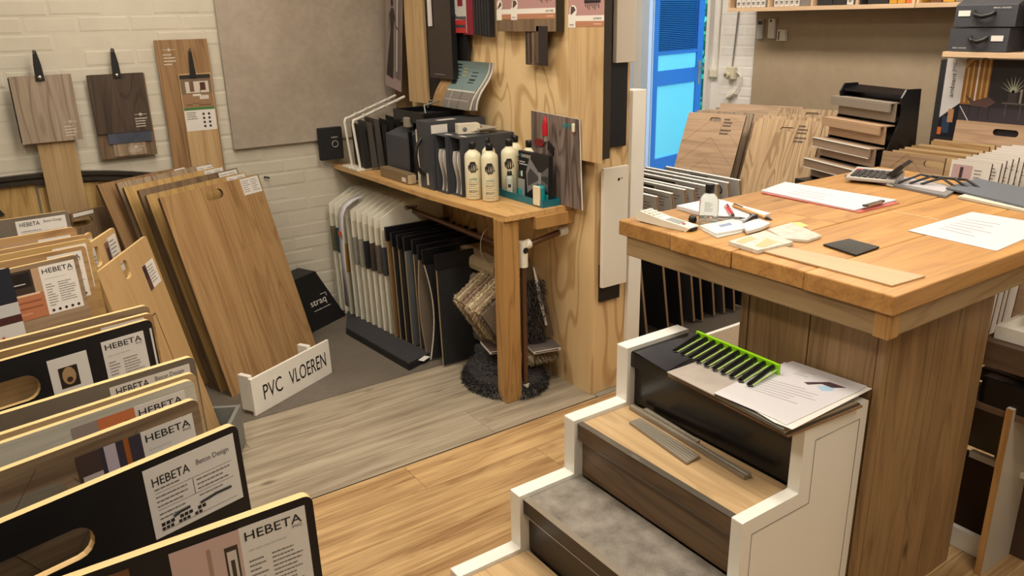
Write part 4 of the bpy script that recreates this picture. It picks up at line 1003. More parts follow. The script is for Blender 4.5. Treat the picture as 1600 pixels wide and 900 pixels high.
# teal tray with kit
t = empty('teal_tray', Tr(1.938, 2.607, G), label='teal display tray at the table end holding the starter kit', cat='tray')
for (a, b_, c2, d2, z0, z1) in ((0, .115, 0, .335, 0, .004), (0, .115, 0, .004, .004, .03), (0, .115, .331, .335, .004, .03), (0, .004, .004, .331, .004, .03), (.111, .115, .004, .331, .004, .03)):
    boxobj('tray_wall', a*.8, b_*.8, c2, d2, z0, z1, TEAL, t)
P = Vector((1.965, 2.885, G+.005)); ang = math.atan2(P.y, P.x)-math.pi/2
t = empty('sample_bottle', Matrix.Translation(P) @ Matrix.Rotation(ang, 4, 'Z'), label='small clear sample bottle with black cap inside the teal tray', cat='bottle')
m_ = MB(); m_.lathe([(.004, 0), (.017, .001), (.018, .004), (.018, .075), (.015, .085), (.009, .09), (.009, .094)], 20); obj('bottle_body', m_, plain('small_bottle_pale', (190, 196, 184), .2), t)
m_ = MB(); m_.lathe([(.0105, .090), (.0105, .108), (.009, .109)], 16); obj('cap', m_, BLACKS, t)
m_ = MB(); m_.rect(-.010, .010, .012, .055, -.0186, (214, 210, 196)); m_.rect(-.008, .006, .038, .054, -.0188, (50, 46, 46)); fine(m_, -.008, .009, .014, .034, 4, -.0188, seed=2); obj('label_print', m_, printmat(), t)
boxobj('magnet_tab', -.0, .026, -.045, .0, 0, .083, TEALP, None, .010, Tr(1.944, 2.668, G+.005), label='small teal and cream rounded block standing in the tray corner', cat='block')
o = COL.objects[-1]; m_ = MB(); m_.box(-.012, -.0005, -.045, 0, .0, .083); obj('cream_side', m_, plain('cream_plastic', (226, 218, 190), .4), o, bevel=.004)
FPX = lambda x, y, z: Frame(Vector((x, y, z)), -YP, ZP)
# starter kit box
V = Vector((.02, 0, 1)); fr = Frame(Vector((1.975, 2.835, G+.005)), -YP, V)
t = empty('starter_kit_box', fr.M(), label='dark starter kit box with a grey tied cloth picture in the teal tray', cat='box')
boxobj('carton', 0, .22, 0, .022, 0, .205, plain('kit_black', (28, 30, 34), .35), t, .001)
m_ = MB(); y = -.0006
m_.poly([(.07, y, .03), (.155, y, .085), (.155, y, .125), (.085, y, .185), (.06, y, .12)], 0, (122, 122, 126))
m_.poly([(.075, y-.0002, .06), (.15, y-.0002, .095), (.15, y-.0002, .11), (.09, y-.0002, .14), (.07, y-.0002, .11)], 0, (64, 64, 68))
m_.poly([(.165, y, .085), (.215, y, .05), (.218, y, .16), (.165, y, .125)], 0, (92, 92, 96)); m_.poly([(.17, y-.0002, .10), (.215, y-.0002, .085), (.215, y-.0002, .12), (.17, y-.0002, .115)], 0, (50, 50, 54))
m_.rect(.15, .168, .08, .13, y-.0004, (140, 140, 144)); m_.rect(.0, .05, .004, .085, y, (150, 152, 150)); m_.rect(.0, .03, .004, .04, y-.0002, (40, 165, 165)); m_.rect(.13, .218, .004, .045, y-.0003, (40, 165, 165))
fine(m_, .01, .075, .145, .165, 2, y-.0004, (190, 190, 190), 3, th=.5); m_.rect(.012, .024, .098, .118, y-.0004, (60, 120, 120)); m_.rect(.024, .034, .096, .12, y-.0005, (230, 225, 210))
obj('cover_print', m_, printmat(), t, fix=False)
text('STARTERKIT', t, .028, .095, .180, .193, -.0012, PAPER)
text('JAMES', t, .003, .026, .180, .193, -.0012, TEALP)
# JAMES board
O = at(913, 311, x=2.03); TR_ = at(908, 180, x=2.07)
fr = Frame(Vector((2.036, 2.815, .842)), -YP, Vector((-.0, .0, .35)))
J = wood('grey_rustic_print', (150, 128, 116), (84, 68, 60), 'z', .5, .5, 1.3)
m_ = MB(); m_.add([], []); plate(m_, [(0, 0), (.345, 0), (.325, .365), (0, .375)], None, 0, .006)
t = obj('brand_board', m_, [J, PAPER], None, fr.M(), fix=False, label='rustic wood print board lettered JAMES with three colour applicators behind the kit', cat='board')
text('JAMES', t, .215, .285, .318, .343, -.001, TEALP)
m_ = MB(); m_.box(.29, .305, -.012, -.0005, .312, .348); obj('cream_spot', m_, plain('cream_plastic', (226, 218, 190), .4), t, bevel=.005)
RED = plain('lipstick_red', (176, 24, 40), .3); DRED = plain('dark_red', (120, 26, 34), .5)
m_ = MB(); m_.lathe([(.014, .28), (.014, .32), (.011, .33), (.010, .345), (.003, .36)], 14, cx=.105, cy=-.002); obj('red_stick', m_, RED, t)
m_ = MB(); m_.lathe([(.008, .255), (.008, .28)], 12, cx=.107, cy=-.002); obj('silver_collar', m_, METAL, t)
m_ = MB(); m_.prism([(.062+.033*math.cos(a), .245+.017*math.sin(a)) for a in [k*math.pi/10 for k in range(20)]], 'y', -.004, -.0005); obj('dark_red_pad', m_, DRED, t)
m_ = MB(); m_.prism([(.125, .26), (.165, .235), (.162, .20), (.122, .225)], 'y', -.006, -.0005); obj('black_block', m_, INK, t)

# curled magazine pile leaning on the plywood
t = empty('curled_magazines', FPX(2.03, 3.575, 1.19).M(), label='stack of curled interior magazines leaning against the plywood above the files', cat='magazine')
def curl(w, h, off, th=.004, amp=.05):
    m_ = MB(); n = 14; L = []
    for j in range(n+1):
        u = j/n; z = h*u; bend = -amp*(1-u)**2 - .012*math.sin(u*6)
        L.append((bend, z))
    vs = []; skew = .055
    for (b_, z) in L: x0 = skew*(z/h)**1.4; vs += [(x0+off, b_+off*.2, z), (x0+w-.055*(1-z/h), b_-.01+off*.2, z), (x0+w-.055*(1-z/h), b_-.01+th+off*.2, z), (x0+off, b_+th+off*.2, z)]
    fs = [(0, 1, 2, 3)]
    for j in range(n):
        for q in range(4): fs.append((j*4+q, j*4+(q+1) % 4, j*4+4+(q+1) % 4, j*4+4+q))
    fs.append((n*4, n*4+1, n*4+2, n*4+3)); m_.add(vs, fs, 0, None, False); return m_
for k in range(4): obj('magazine_pages', curl(.44-.012*(3-k), .215, .006*k, .005, .052-.008*k), [plain('mag_beige', (170, 150, 120), .35), PAPER, plain('mag_grey', (140, 136, 130), .35), PAPER][k], t)
m_ = MB(); n = 14
def strip(u0, u1, v0, v1, c):
    h = .215; w = .44
    for j in range(8):
        va, vb = v0+(v1-v0)*j/8, v0+(v1-v0)*(j+1)/8; q = []
        for (u, v) in ((u0, va), (u1, va), (u1, vb), (u0, vb)):
            z = h*v; x0 = .055*v**1.4; ww = w-.036-.055*(1-v); q.append((x0+.002+ww*u, -.052*(1-v)**2-.012*math.sin(v*6)-.01*u-.0012-.0002*len(m_.f)/40, z))
        m_.poly(q, 0, c)
strip(0, .28, 0, 1, (158, 124, 82)); strip(.28, 1, .40, 1, (116, 138, 138)); strip(.28, 1, 0, .40, (128, 122, 116)); strip(.30, .42, .5, .95, (38, 46, 50)); strip(.68, .82, .55, .82, (30, 40, 44)); strip(.47, .55, .68, .86, (190, 170, 60))
strip(.3, 1, .37, .40, (200, 200, 190)); strip(.45, .47, .0, .37, (170, 166, 160)); strip(.7, .72, .0, .37, (90, 86, 84)); strip(.12, .14, .3, 1, (196, 164, 116)); strip(.32, .95, .18, .2, (170, 166, 160))
obj('open_page_print', m_, printmat(), t, fix=False)
# =================================================================== HUNG ON THE PLYWOOD
def pfr(x, y, z): return FPX(x, y, z)
def hung(name, x, px0, py0, px1, py1, t, mat, label, cat, ztop=None, edge=None, parentless=True):
    A, B = at(px0, py1, x=x), at(px1, py1, x=x); T = at(px0, py0, x=x)
    z1 = ztop or T.z; w = A.y-B.y; fr = pfr(x, A.y, A.z); m_ = MB(); plate(m_, [(0, 0), (w, 0), (w, z1-A.z), (0, z1-A.z)], None, 0, t)
    return obj(name, m_, [mat, edge or mat], None, fr.M(), fix=False, label=label, cat=cat), w, z1-A.z
def promo(b, w, z0, word, xs=0.0):
    """brand leaflet: pink photo, cut plank icon, white band with word, orange band"""
    m_ = MB(); y = -.0008
    m_.rect(xs, w, z0+.044, z0+.30, y, (176, 136, 132)); m_.rect(xs, w, z0+.024, z0+.044, y, (228, 222, 212)); m_.rect(xs, w, z0+.003, z0+.024, y, (178, 124, 94))
    m_.rect(xs, xs+.045, z0, z0+.05, y-.0002, (228, 222, 212))
    m_.poly([(xs+.03+.022*math.cos(a), y-.0003, z0+.062+.021*math.sin(a)) for a in [k*math.pi/9 for k in range(18)]], 0, (228, 222, 212))
    m_.poly([(xs+.014, y-.0005, z0+.055), (xs+.018, y-.0005, z0+.046), (xs+.046, y-.0005, z0+.064), (xs+.036, y-.0005, z0+.077), (xs+.017, y-.0005, z0+.078)], 0, (84, 62, 62))
    m_.rect(w-.06, w-.012, z0+.012, z0+.0145, y-.0003, (232, 200, 180))
    for k in range(8): m_.rect(w-.11+.011*k, w-.105+.011*k, z0+.075-.006*(k % 3), z0+.095, y-.0003, (70, 56, 60))
    m_.rect(w-.115, w-.02, z0+.088, z0+.12, y-.0003, (60, 50, 56))
    o = obj('leaflet_print', m_, printmat(), b, fix=False)
    text(word, b, w-.062, w-.012, z0+.030, z0+.037, y-.001, INKG); text('HAMAT', b, xs+.010, xs+.036, z0+.008, z0+.0135, y-.001, INKG)
b, w, h = hung('sample_board', 2.046, 888, 20, 941, 246, .015, OAKL, 'tall light oak sample board with AUTHENTIC leaflet on the plywood end', 'sample board', 1.85)
promo(b, w, .508, 'AUTHENTIC')
m_ = MB(); m_.box(w+.0005, w+.006, .0, .033, .02, .78); obj('dark_board_edge', m_, plain('dark_brown_rail', (48, 42, 36), .4), b); m_ = MB(); m_.box(.02, w+.0005, .0155, .033, .02, .78); obj('rear_boards', m_, DKOAK, b)
b, w, h = hung('sample_board', 2.035, 777, 20, 869, 49, .04, TAUPEOAK, 'brown oak sample board with NATURE leaflets, on the plywood beside the red brochures', 'sample board', 1.85, plain('dark_brown_rail', (48, 42, 36), .4))
promo(b, w-.004, .046, 'NATURE', .11); 
m_ = MB(); m_.rect(.0, .11, .09, .38, -.001, (168, 128, 124)); m_.rect(0, .11, .07, .09, -.001, (228, 222, 212)); m_.rect(.04, .11, .049, .07, -.001, (178, 124, 94)); m_.rect(0, .04, .046, .072, -.0012, (228, 222, 212))
m_.poly([(.026+.021*math.cos(a), -.0014, .108+.021*math.sin(a)) for a in [k*math.pi/9 for k in range(18)]], 0, (228, 222, 212)); m_.poly([(.012, -.0016, .10), (.016, -.0016, .092), (.042, -.0016, .108), (.03, -.0016, .122)], 0, (84, 62, 62)); obj('leaflet_print', m_, printmat(), b, fix=False)
t = empty('swatch_fan', pfr(2.045, 2.86, 1.405).M(), label='fan of dark wood swatches hanging under the NATURE board', cat='swatch')
for k in range(7): boxobj('swatch', .0+.018*k, .05+.018*k+.012, .0-.002*k, .0015-.002*k, .004*(k % 3), .155, [DKOAK, plain('swatch_rose_brown', (92, 70, 60), .5), plain('swatch_black_brown', (44, 36, 36), .5), TAUPEOAK][k % 4], t)
# brochures on the rail
t = empty('brochure_rack', pfr(2.03, 3.50, 1.52).M(), label='red and black brochures hanging in a bundle high on the plywood', cat='brochure')
boxobj('front_brochure', 0, .20, -.004, .0, .012, .36, plain('brochure_light', (188, 184, 178), .4), t, .001)
m_ = MB(); y = -.0046
m_.rect(0, .20, .012, .07, y, (176, 46, 48)); m_.rect(.03, .19, .035, .048, y-.0004, (60, 56, 60)); m_.rect(.02, .09, .04, .056, y-.0006, (190, 60, 60))
m_.poly([(0, y-.0003, .14), (.09, y-.0003, .075), (.20, y-.0003, .07), (.20, y-.0003, .085), (.12, y-.0003, .085), (0, y-.0003, .19)], 0, (76, 74, 78)); m_.rect(.13, .175, .13, .30, y-.0003, (120, 22, 44))
obj('cover_print', m_, printmat(), t, fix=False); text('STAP', t, .05, .085, .185, .20, -.006, INKG)
boxobj('red_brochure', .165, .252, .001, .02, .004, .36, plain('brochure_red', (130, 20, 46), .4), t)
for k in range(6): boxobj('black_brochure', .255+.023*k, .272+.023*k, .0, .03, .004-.002*k, .36, plain('brochure_black', (34, 34, 38), .4), t, .002)
# dark door samples
DK = plain('dark_panel_brown', (58, 50, 46), .45, noise=.05)
b, w, h = hung('finish_sample', 2.0, 672, 20, 708, 121, .03, DK, 'dark brown panel sample hanging left of the red brochures', 'panel', 1.85, BLACK)
boxobj('metal_label', .05, .15, -.001, 0, .018, .021, METAL, b)
b, w, h = hung('finish_sample', 2.045, 663, 20, 733, 160, .02, BLACK, 'black backing board behind the dark brown panel sample', 'panel', 1.85)
b, w, h = hung('finish_sample', 2.03, 640, 20, 668, 158, .03, OAKL, 'plain light oak panel sample hanging beside the figure poster', 'panel', 1.85)
m_ = MB(); m_.box(-.004, .0, -.03, .02, 0, .0); P = at(668, 60, x=1.99)
boxobj('hanging_strip', -.01, .0, -.012, .012, 0, .6, PAPER, None, 0, Tr(1.995, at(671, 41, x=1.985).y, at(671, 41, x=1.985).z), label='narrow white strip hanging between the oak and black panels', cat='strip')
# poster of a figure in a long dress (flat print)
A, B, C_, D_ = at(632, 141, x=2.02), at(611, 128, x=2.02), at(624, -30, x=2.02), at(658, -30, x=2.02)
U = (A-B); fr = Frame(B, U, C_-B + 0*U); w = .21; h = .62
t = empty('figure_poster', Frame(Vector((2.015, 4.165, 1.255)), Vector((0, -.97, -.16)), Vector((0, -.16, .97))).M(), label='photo poster of a person in a long dark dress hanging in the corner', cat='poster')
boxobj('poster_sheet', 0, .185, 0, .004, 0, .60, plain('poster_grey', (150, 138, 132), .4), t)
m_ = MB(); y = -.0008
m_.rect(.0, .185, .0, .60, y, (140, 126, 122)); m_.rect(0, .185, 0, .06, y-.0002, (160, 140, 138)); m_.rect(.115, .185, .06, .60, y-.0002, (112, 100, 98)); m_.rect(.128, .142, .1, .6, y-.0003, (196, 188, 182)); m_.rect(.15, .155, .05, .6, y-.0004, (84, 76, 76))
m_.poly([(.015, y-.0005, .06), (.095, y-.0005, .05), (.10, y-.0005, .20), (.095, y-.0005, .30), (.06, y-.0005, .30), (.035, y-.0005, .18)], 0, (42, 36, 34))
m_.poly([(.06, y-.0005, .30), (.095, y-.0005, .30), (.11, y-.0005, .385), (.095, y-.0005, .42), (.065, y-.0005, .42), (.05, y-.0005, .385)], 0, (48, 40, 38))
m_.poly([(.075+.016*math.cos(a), y-.0005, .445+.02*math.sin(a)) for a in [k*math.pi/6 for k in range(12)]], 0, (40, 32, 30))
m_.poly([(.052, y-.0006, .40), (.042, y-.0006, .30), (.036, y-.0006, .30), (.046, y-.0006, .40)], 0, (70, 54, 48)); m_.poly([(.105, y-.0006, .40), (.125, y-.0006, .34), (.15, y-.0006, .32), (.148, y-.0006, .31), (.12, y-.0006, .33), (.10, y-.0006, .39)], 0, (70, 54, 48))
obj('poster_print', m_, printmat(), t, fix=False)
# boards on the partition end (face y = 2.445)
YE = 2.445
def endb(name, x0, x1, z0, z1, y0, y1, mat, label, **k): return boxobj(name, x0, x1, y0, y1, z0, z1, mat, None, .0015, label=label, cat='panel', **k)
WP = plain('panel_greige', (196, 186, 172), .4)
endb('finish_sample', 2.140, 2.234, 1.09, 1.85, 2.428, 2.444, plain('navy_black_board', (22, 25, 32), .4), 'navy-black board on the partition end above the white perforated panel')
endb('finish_sample', 2.151, 2.250, 1.42, 1.85, 2.405, 2.4275, WP, 'greige panel sample overlapping the navy-black board at the top')
t = endb('finish_sample', 2.103, 2.238, .505, 1.012, 2.412, 2.430, plain('panel_white', (224, 218, 204), .35), 'white panel with a small hole low on the partition end')
m_ = MB(); m_.tube([(.012, -.0095, .455), (.012, -.0105, .455)], .006, 12); m_.tube([(.028, -.0095, .458), (.028, -.0105, .458)], .003, 8); obj('screw_hole', m_, INK, t, kind='stuff')
endb('finish_sample', 2.108, 2.22, .435, .60, 2.432, 2.4445, BLACK, 'black board end showing below the white perforated panel')
# =================================================================== FAR WALL FITTINGS
XW = XF-.019
def wallitem(name, px0, py0, px1, py1, depth, mat, label, cat, x=XW, bevel=.004, **k):
    A, B, T = at(px0, py1, x=x), at(px1, py1, x=x), at(px0, py0, x=x); w = A.y-B.y; h = T.z-A.z
    t = empty(name, FPX(x-depth, A.y, A.z).M(), label=label, cat=cat)
    boxobj('body', 0, w, 0, depth, 0, h, mat, t, bevel); return t, w, h
t, w, h = wallitem('remote_control', 1184, 31, 1193, 61, .02, plain('remote_grey', (200, 200, 200), .4), 'grey remote control with dark display on the taupe wall panel, leftmost of three', 'remote control')
boxobj('display', .006, w-.006, -.001, 0, h*.75, h*.95, plain('lcd_dark', (60, 64, 60), .3), t)
t, w, h = wallitem('remote_control', 1202, 29, 1212, 60, .025, WHITEP, 'white slim remote control in a holder on the taupe wall panel, middle of three', 'remote control')
boxobj('dark_sensor', .014, .03, -.001, 0, h*.83, h*.94, INK, t)
t, w, h = wallitem('wall_holder', 1217, 46, 1230, 64, .03, WHITEP, 'small white empty holder on the taupe wall panel beside the remotes', 'holder')
boxobj('dark_slot', .012, .024, -.001, 0, .01, h*.85, plain('slot_grey', (90, 88, 86), .5), t)
XB = XF-.005
t, w, h = wallitem('junction_box', 1112, 108, 1121, 120, .03, OFFW, 'small cream junction box at the foot of the left conduit by the door', 'socket', XB)
t, w, h = wallitem('wall_socket', 1138, 104, 1151, 123, .035, plain('cream_socket', (214, 208, 184), .4), 'double cream wall socket with a plug and cord on the white bricks', 'socket', XB)
m_ = MB(); m_.tube([(w*.3, -.03, h*.35), (w*.3, -.001, h*.35)], .022, 14); obj('plug', m_, plain('cream_socket', (214, 208, 184), .4), t); m_ = MB(); m_.tube([(w*.3, -.034, h*.35), (w*.3, -.031, h*.35)], .012, 12); obj('plug_face', m_, INKG, t)
for (p0, p1, lb) in (((1127, -8), (1119, 108), 'white cable conduit running down the bricks to the junction box'), ((1157, -10), (1144, 104), 'thin grey cable running down behind the wall shelf to the double socket')):
    A, B = at(*p0, x=XB-.008), at(*p1, x=XB-.008); m_ = MB(); m_.tube([A-B, Vector((0, 0, 0))], .008 if 'conduit' in lb else .005, 8)
    obj('cable', m_, WHITEP if 'conduit' in lb else plain('grey_cable', (140, 138, 134), .5), None, Tr(*B), label=lb, cat='cable')
PTS = [at(px, py, x=XB-.012) for px, py in ((1151, 112), (1157, 118), (1158, 126), (1154, 135), (1149, 144))]
m_ = MB(); m_.tube([p-PTS[0] for p in PTS], .006, 8); t = obj('power_cord', m_, OFFW, None, Tr(*PTS[0]), label='short white power cord hanging from the double socket with a plug at its end', cat='cord')
q = PTS[-1]-PTS[0]; m_ = MB(); m_.tube([q, q+Vector((0, .045, -.03)), q+Vector((0, .075, -.045))], [.018, .024, .02], 10); obj('plug_head', m_, OFFW, t)
# wall shelf with folders
SHW = wood('birch_shelf', (222, 184, 142), (198, 156, 114), 'y', .45, .2, .5)
XS0 = 4.70
t = empty('wall_shelf', Tr(XS0, 4.165, 1.595), label='long birch box shelf full of folders high on the taupe wall', cat='shelf')
yl = at(1137, 15, x=XS0).y; t.location.y = yl
for y0, y1 in ((-1.385, 0), (-3.0, -1.39)):
    boxobj('bottom_board', 0, .27, y0, y1, 0, .026, SHW, t, .001)
    boxobj('top_board', 0, .27, y0, y1, .40, .426, SHW, t, .001)
for yy in (-.018, -.36, -.70, -1.02, -1.383, -1.41, -1.80, -2.2, -2.98): boxobj('upright', .004, .265, yy, yy+.018, .0265, .3995, SHW, t)
fx, zf = XS0+.02, 1.595+.0275
k = 0
def folder(px, wpx, mat, lb, mark=True, hh=.30):
    y1 = at(px, 12, x=fx).y; y0 = at(px+wpx, 12, x=fx).y+.002
    o = boxobj('ring_folder', fx, fx+.22, y0, y1, zf, zf+hh, mat, None, .001, label=lb, cat='folder', group='folders on the wall shelf')
    if mark: m_ = MB(); hw = (y1-y0)/2; m_.box(-.112, -.1105, -hw*.4, hw*.4, .015, .02); m_.box(-.112, -.1105, -hw*.6, hw*.5, .024, .034); obj('printed_mark', m_, INKG, o, kind='stuff')
WF = plain('folder_white', (214, 208, 202), .5); BF = plain('folder_black', (44, 42, 42), .5); YF = plain('folder_yellow', (196, 148, 54), .5); GF = plain('folder_grey', (128, 120, 112), .5)
N1 = ['first', 'second', 'third', 'fourth', 'fifth', 'sixth']
for i in range(6): folder(1150.5+7.6*i, 7.2, WF, f'white folder, {N1[i]} from the left in the first shelf bay')
folder(1196.4, 4.5, GF, 'grey folder at the right of the first shelf bay', False)
for i in range(5): folder(1209+8*i, 7.6, WF, f'white folder, {N1[i]} from the left in the second shelf bay')
folder(1250, 20, GF, 'wide grey folder box ending the second shelf bay', False)
folder(1277, 23, BF, 'wide black folder box, left in the third shelf bay', False); folder(1300.5, 21, BF, 'wide black folder box, right in the third shelf bay', False)
folder(1322.5, 10, WF, 'white folder between black ones in the third shelf bay'); folder(1333.5, 13, BF, 'black folder right of the lone white one', False)
folder(1355, 32, BF, 'long black folder box in the fourth shelf bay', False, .2)
for i in range(4): folder(1388.5+13*i, 12, YF if i != 2 else plain('folder_orange', (204, 104, 54), .5), f'{"orange" if i==2 else "ochre yellow"} folder, {N1[i]} of the yellow set before the shelf joint', False)
for i in range(6): folder(1452+20*i, 18, [plain('folder_brown', (110, 70, 44), .5), YF, GF][i % 3], f'{["brown","yellow","grey"][i%3]} box, {N1[i]} right of the shelf joint', False)

# =================================================================== LEANING BOARDS right rear
def lean2(tl, edge2, U, tr, z=.92, V0=None):
    T = at(*tl, z=z); r = ray(*edge2); E2 = CP + r*((T-CP).dot(U)/r.dot(U)); V = (V0 or (T-E2)).normalized(); L = z/V.z
    r2 = ray(*tr).normalized(); ww = T-CP; b = U.dot(r2); w = (b*ww.dot(r2)-ww.dot(U))/(1-b*b)
    return Frame(T-V*L, U, V), w, L
UB = -hdir(-910)
ROAK = wood('natural_oak_herringbone', (196, 158, 120), (160, 124, 90), 'x', .5, .35, .9)
ROAK2 = wood('natural_oak_rustic', (200, 164, 118), (152, 116, 74), 'z', .5, .7, 1.0, .5)
GRP = 'large oak boards leaning in the rear rack'
side = plain('board_side_dark', (92, 70, 44), .6)
def stamp(b, w, h):
    m_ = MB(); y = -.0008; fine(m_, w-.15, w-.08, h-.10, h-.03, 3, y, (70, 60, 50), 3, th=.5); fine(m_, w-.16, w-.05, h-.16, h-.11, 2, y, (70, 60, 50), 7, th=.5); m_.rect(w-.16, w-.158, h-.16, h-.08, y, (70, 60, 50)); obj('black_print', m_, printmat(), b, fix=False)
rr9 = (((1126, 161), (1104, 250), (1255, 168), .952, ROAK, 'rearmost oak board of the left rear bundle'), ((1119, 167.5), (1097, 255), (1240, 171), .918, OAKG, 'greyish board second from the back of the left rear bundle'), ((1103, 170), (1081, 258), (1216, 174), .912, ROAK, 'oak board third from the back of the left rear bundle'), ((1089, 172), (1067, 259), (1177, 183.5), .91, OAKG, 'board right behind the herringbone front board, its dark side showing'))
VB = lean2((1076.7, 175), (1053, 262), UB, (1166, 182), .91)[0].V
for tl, e2, tr, z, mt, lb in rr9:
    fr, w, L = lean2(tl, e2, UB, tr, z, VB); sample(fr, w, L, .014, mt, lb, side, None, .004, group=GRP)
fr, w, L = lean2((1076.7, 175), (1053, 262), UB, (1166, 182), .91)
cx, cz = fr.hit(1118, 187)
b = sample(fr, w, L, .014, ROAK, 'herringbone oak board with slot handle, front of the left rear bundle', side, (cx, cz, .042, .016), .004, group=GRP); stamp(b, w, L)
m_ = MB(); HP = (w*.5, L)
for q in range(7):
    zc = L-.02-.16*q; m_.box(0, 0, 0, 0, 0, 0) if 0 else None
    for sg in (-1, 1):
        a, b2 = Vector((w*.5, -.0003, max(zc, .01))), Vector((w*.5+sg*w*.49, -.0003, zc-w*.49)) if 1 else None
        if b2.z > .01 and a.z < L: m_.tube([a, b2], .0008, 4)
obj('plank_joints', m_, plain('joint_oak', (140, 98, 54), .6), b)
for tl, e2, tr, z, lb in (((1215, 168), (1190, 260), (1330, 176), .95, 'rearmost board of the right rear bundle'), ((1201, 176), (1172, 268), (1312, 182), .925, 'rustic board third from the front of the right rear bundle'), ((1192, 180), (1163, 272), (1300, 187), .915, 'rustic board second from the front of the right rear bundle')):
    fr, w, L = lean2(tl, e2, UB, tr, z, VB); sample(fr, w, L, .014, ROAK2, lb, side, (w*.5, L-.035, .045, .01), .004, group=GRP)
fr, w, L = lean2((1181, 184), (1149.5, 278), UB, (1287, 192.6), .915, VB)
cx, cz = fr.hit(1230, 202)
b = sample(fr, w, L, .014, ROAK2, 'rustic knotty oak board with slot handle, front of the right rear bundle', side, (cx, cz, .045, .014), .004, group=GRP); stamp(b, w, L)
m_ = MB()
for q in (.36, .72): m_.box(w*q, w*q+.001, -.0003, 0, 0, L)
obj('plank_joints', m_, plain('joint_oak', (140, 98, 54), .6), b)

# =================================================================== BLACK-BACKED SAMPLES beside the counter
EDG = plain('sample_edge_tan', (142, 112, 82), .6)
TRS = [(993, 318), (1029, 309), (1053, 304), (1073, 298), (1087, 297), (1107, 292), (1124, 289), (1141, 287), (1159, 283)]
WS = [.30, .45, .5, .55, .6, .62, .62, .62, .55]
LBL = ['nearest the white post, mostly hidden', 'second from the white post', 'third from the white post', 'fourth from the white post', 'just behind the clear bottle on the left', 'behind the clear bottle cap', 'with white label right of the bottle', 'printed with a small ring mark', 'rearmost, tallest label']
CARDG = plain('label_grey_white', (236, 234, 230), .5)
for i, (px, py) in enumerate(TRS):
    T = at(px, py, z=.75); U = -YP; V = Vector((-.16, -.02, 1)).normalized(); L = .74/V.z; w = WS[i]
    fr = Frame(T-U*w-V*L, U, V)
    b = sample(fr, w, L, .014, plain('sample_black_face', (30, 30, 33), .5) if i % 3 else plain('sample_dark_face', (58, 56, 56), .5), 'dark floor sample with label strip, '+LBL[i], EDG, None, .004, group='dark samples with label strips beside the counter')
    m2_ = MB(); m2_.box(.004, w-.002, -.0011, -.0001, L-.16, L+.0012); m2_.box(.004, w-.002, -.0001, .0135, L+.0002, L+.0012); c = obj('label_card', m2_, CARDG, b)
    m_ = MB(); m_.rect(.02 if i % 2 else .2, w-.22 if w > .4 else .12, L-.05, L-.012, -.0012, (70, 66, 64)); fine(m_, w-.2, w-.02, L-.078, L-.014, 4, -.0013, (60, 58, 56), i, th=.25)
    if i == 7: m_.poly([(w-.06+.02*math.cos(a), -.0016, L-.045+.024*math.sin(a)) for a in [k*math.pi/8 for k in range(16)]], 0, (50, 48, 48)); m_.poly([(w-.06+.012*math.cos(a), -.0018, L-.045+.017*math.sin(a)) for a in [k*math.pi/8 for k in range(16)]], 0, (190, 186, 180))
    obj('fine_print', m_, printmat(), c, fix=False)
# white low rack side in front of them
boxobj('white_rack_side', 2.50, 3.45, 2.28, 2.30, 0.001, .205, WHITEP, None, .002, label='low white rack side board in front of the dark samples', cat='rack')

# =================================================================== STAIR-NOSE SAMPLE TOWER
UT = -hdir(416); O = at(1299.6, 149.6, x=4.2); fr = Frame(Vector((O.x, O.y, 0)), UT, ZP); TW = .475
t = empty('sample_tower', fr.M(), label='black sloping display tower holding stair nosing samples against the taupe wall', cat='display')
for x in (.03, TW+.04):
    m_ = MB(); m_.prism([(-.36, 0), (.20, 0), (.15, 1.195), (.06, 1.195), (.035, 1.15), (.05, 1.05)], 'x', x-.012, x); obj('side_panel', m_, BLACKS, t, bevel=.002)
m_ = MB(); m_.box(.031, TW+.027, .12, .13, 0, 1.15); obj('back_panel', m_, BLACKS, t)
m_ = MB(); m_.prism([(.05, 1.155), (.15, 1.175), (.15, 1.185), (.05, 1.165)], 'x', .031, TW+.027); obj('top_panel', m_, BLACKS, t)
TOW = [(plain('st_grey', (150, 138, 126), .4), 'grey stone-look', 0), (wood('st_peach', (206, 164, 124), (186, 142, 104), 'x', .4, .3, .7), 'peach oak', 0), (wood('st_grege', (176, 146, 120), (148, 120, 96), 'x', .4, .3, .7), 'greige oak white-edged', 1), (wood('st_grege', (176, 146, 120), (148, 120, 96), 'x', .4, .3, .7), 'light oak white-edged', 1), (plain('st_black', (30, 30, 32), .4), 'black', 0), (wood('st_brown', (120, 92, 66), (96, 70, 48), 'x', .4, .3, .7), 'brown oak', 1)]
for i, (mt, nm, ws) in enumerate(TOW):
    z = O.z-.117*i; y = -.048*i
    s = empty('stair_nosing_sample', Frame(fr.O+UT*(-.003)+fr.Y*y+ZP*(z), UT, ZP).M(), label=f'{nm} stair nosing sample, {["topmost","second from the top","third from the top","fourth from the top","fifth from the top","lowest"][i]} in the black tower', cat='stair sample', group='stair nosing samples in the black tower')
    boxobj('tread', .0, TW, 0, .10, -.006, 0, mt, s); boxobj('nosing', .0, TW, -.001, .012, -.048, -.0065, mt, s, .001); boxobj('riser', .028, TW+.006, .035, .043, -.100, -.0065, mt, s)
    if ws: boxobj('metal_strip', -.001, TW+.001, -.004, .008, -.002, .002, WHITEP, s); boxobj('metal_strip', -.001, TW+.001, -.004, .004, -.0515, -.0485, WHITEP, s)

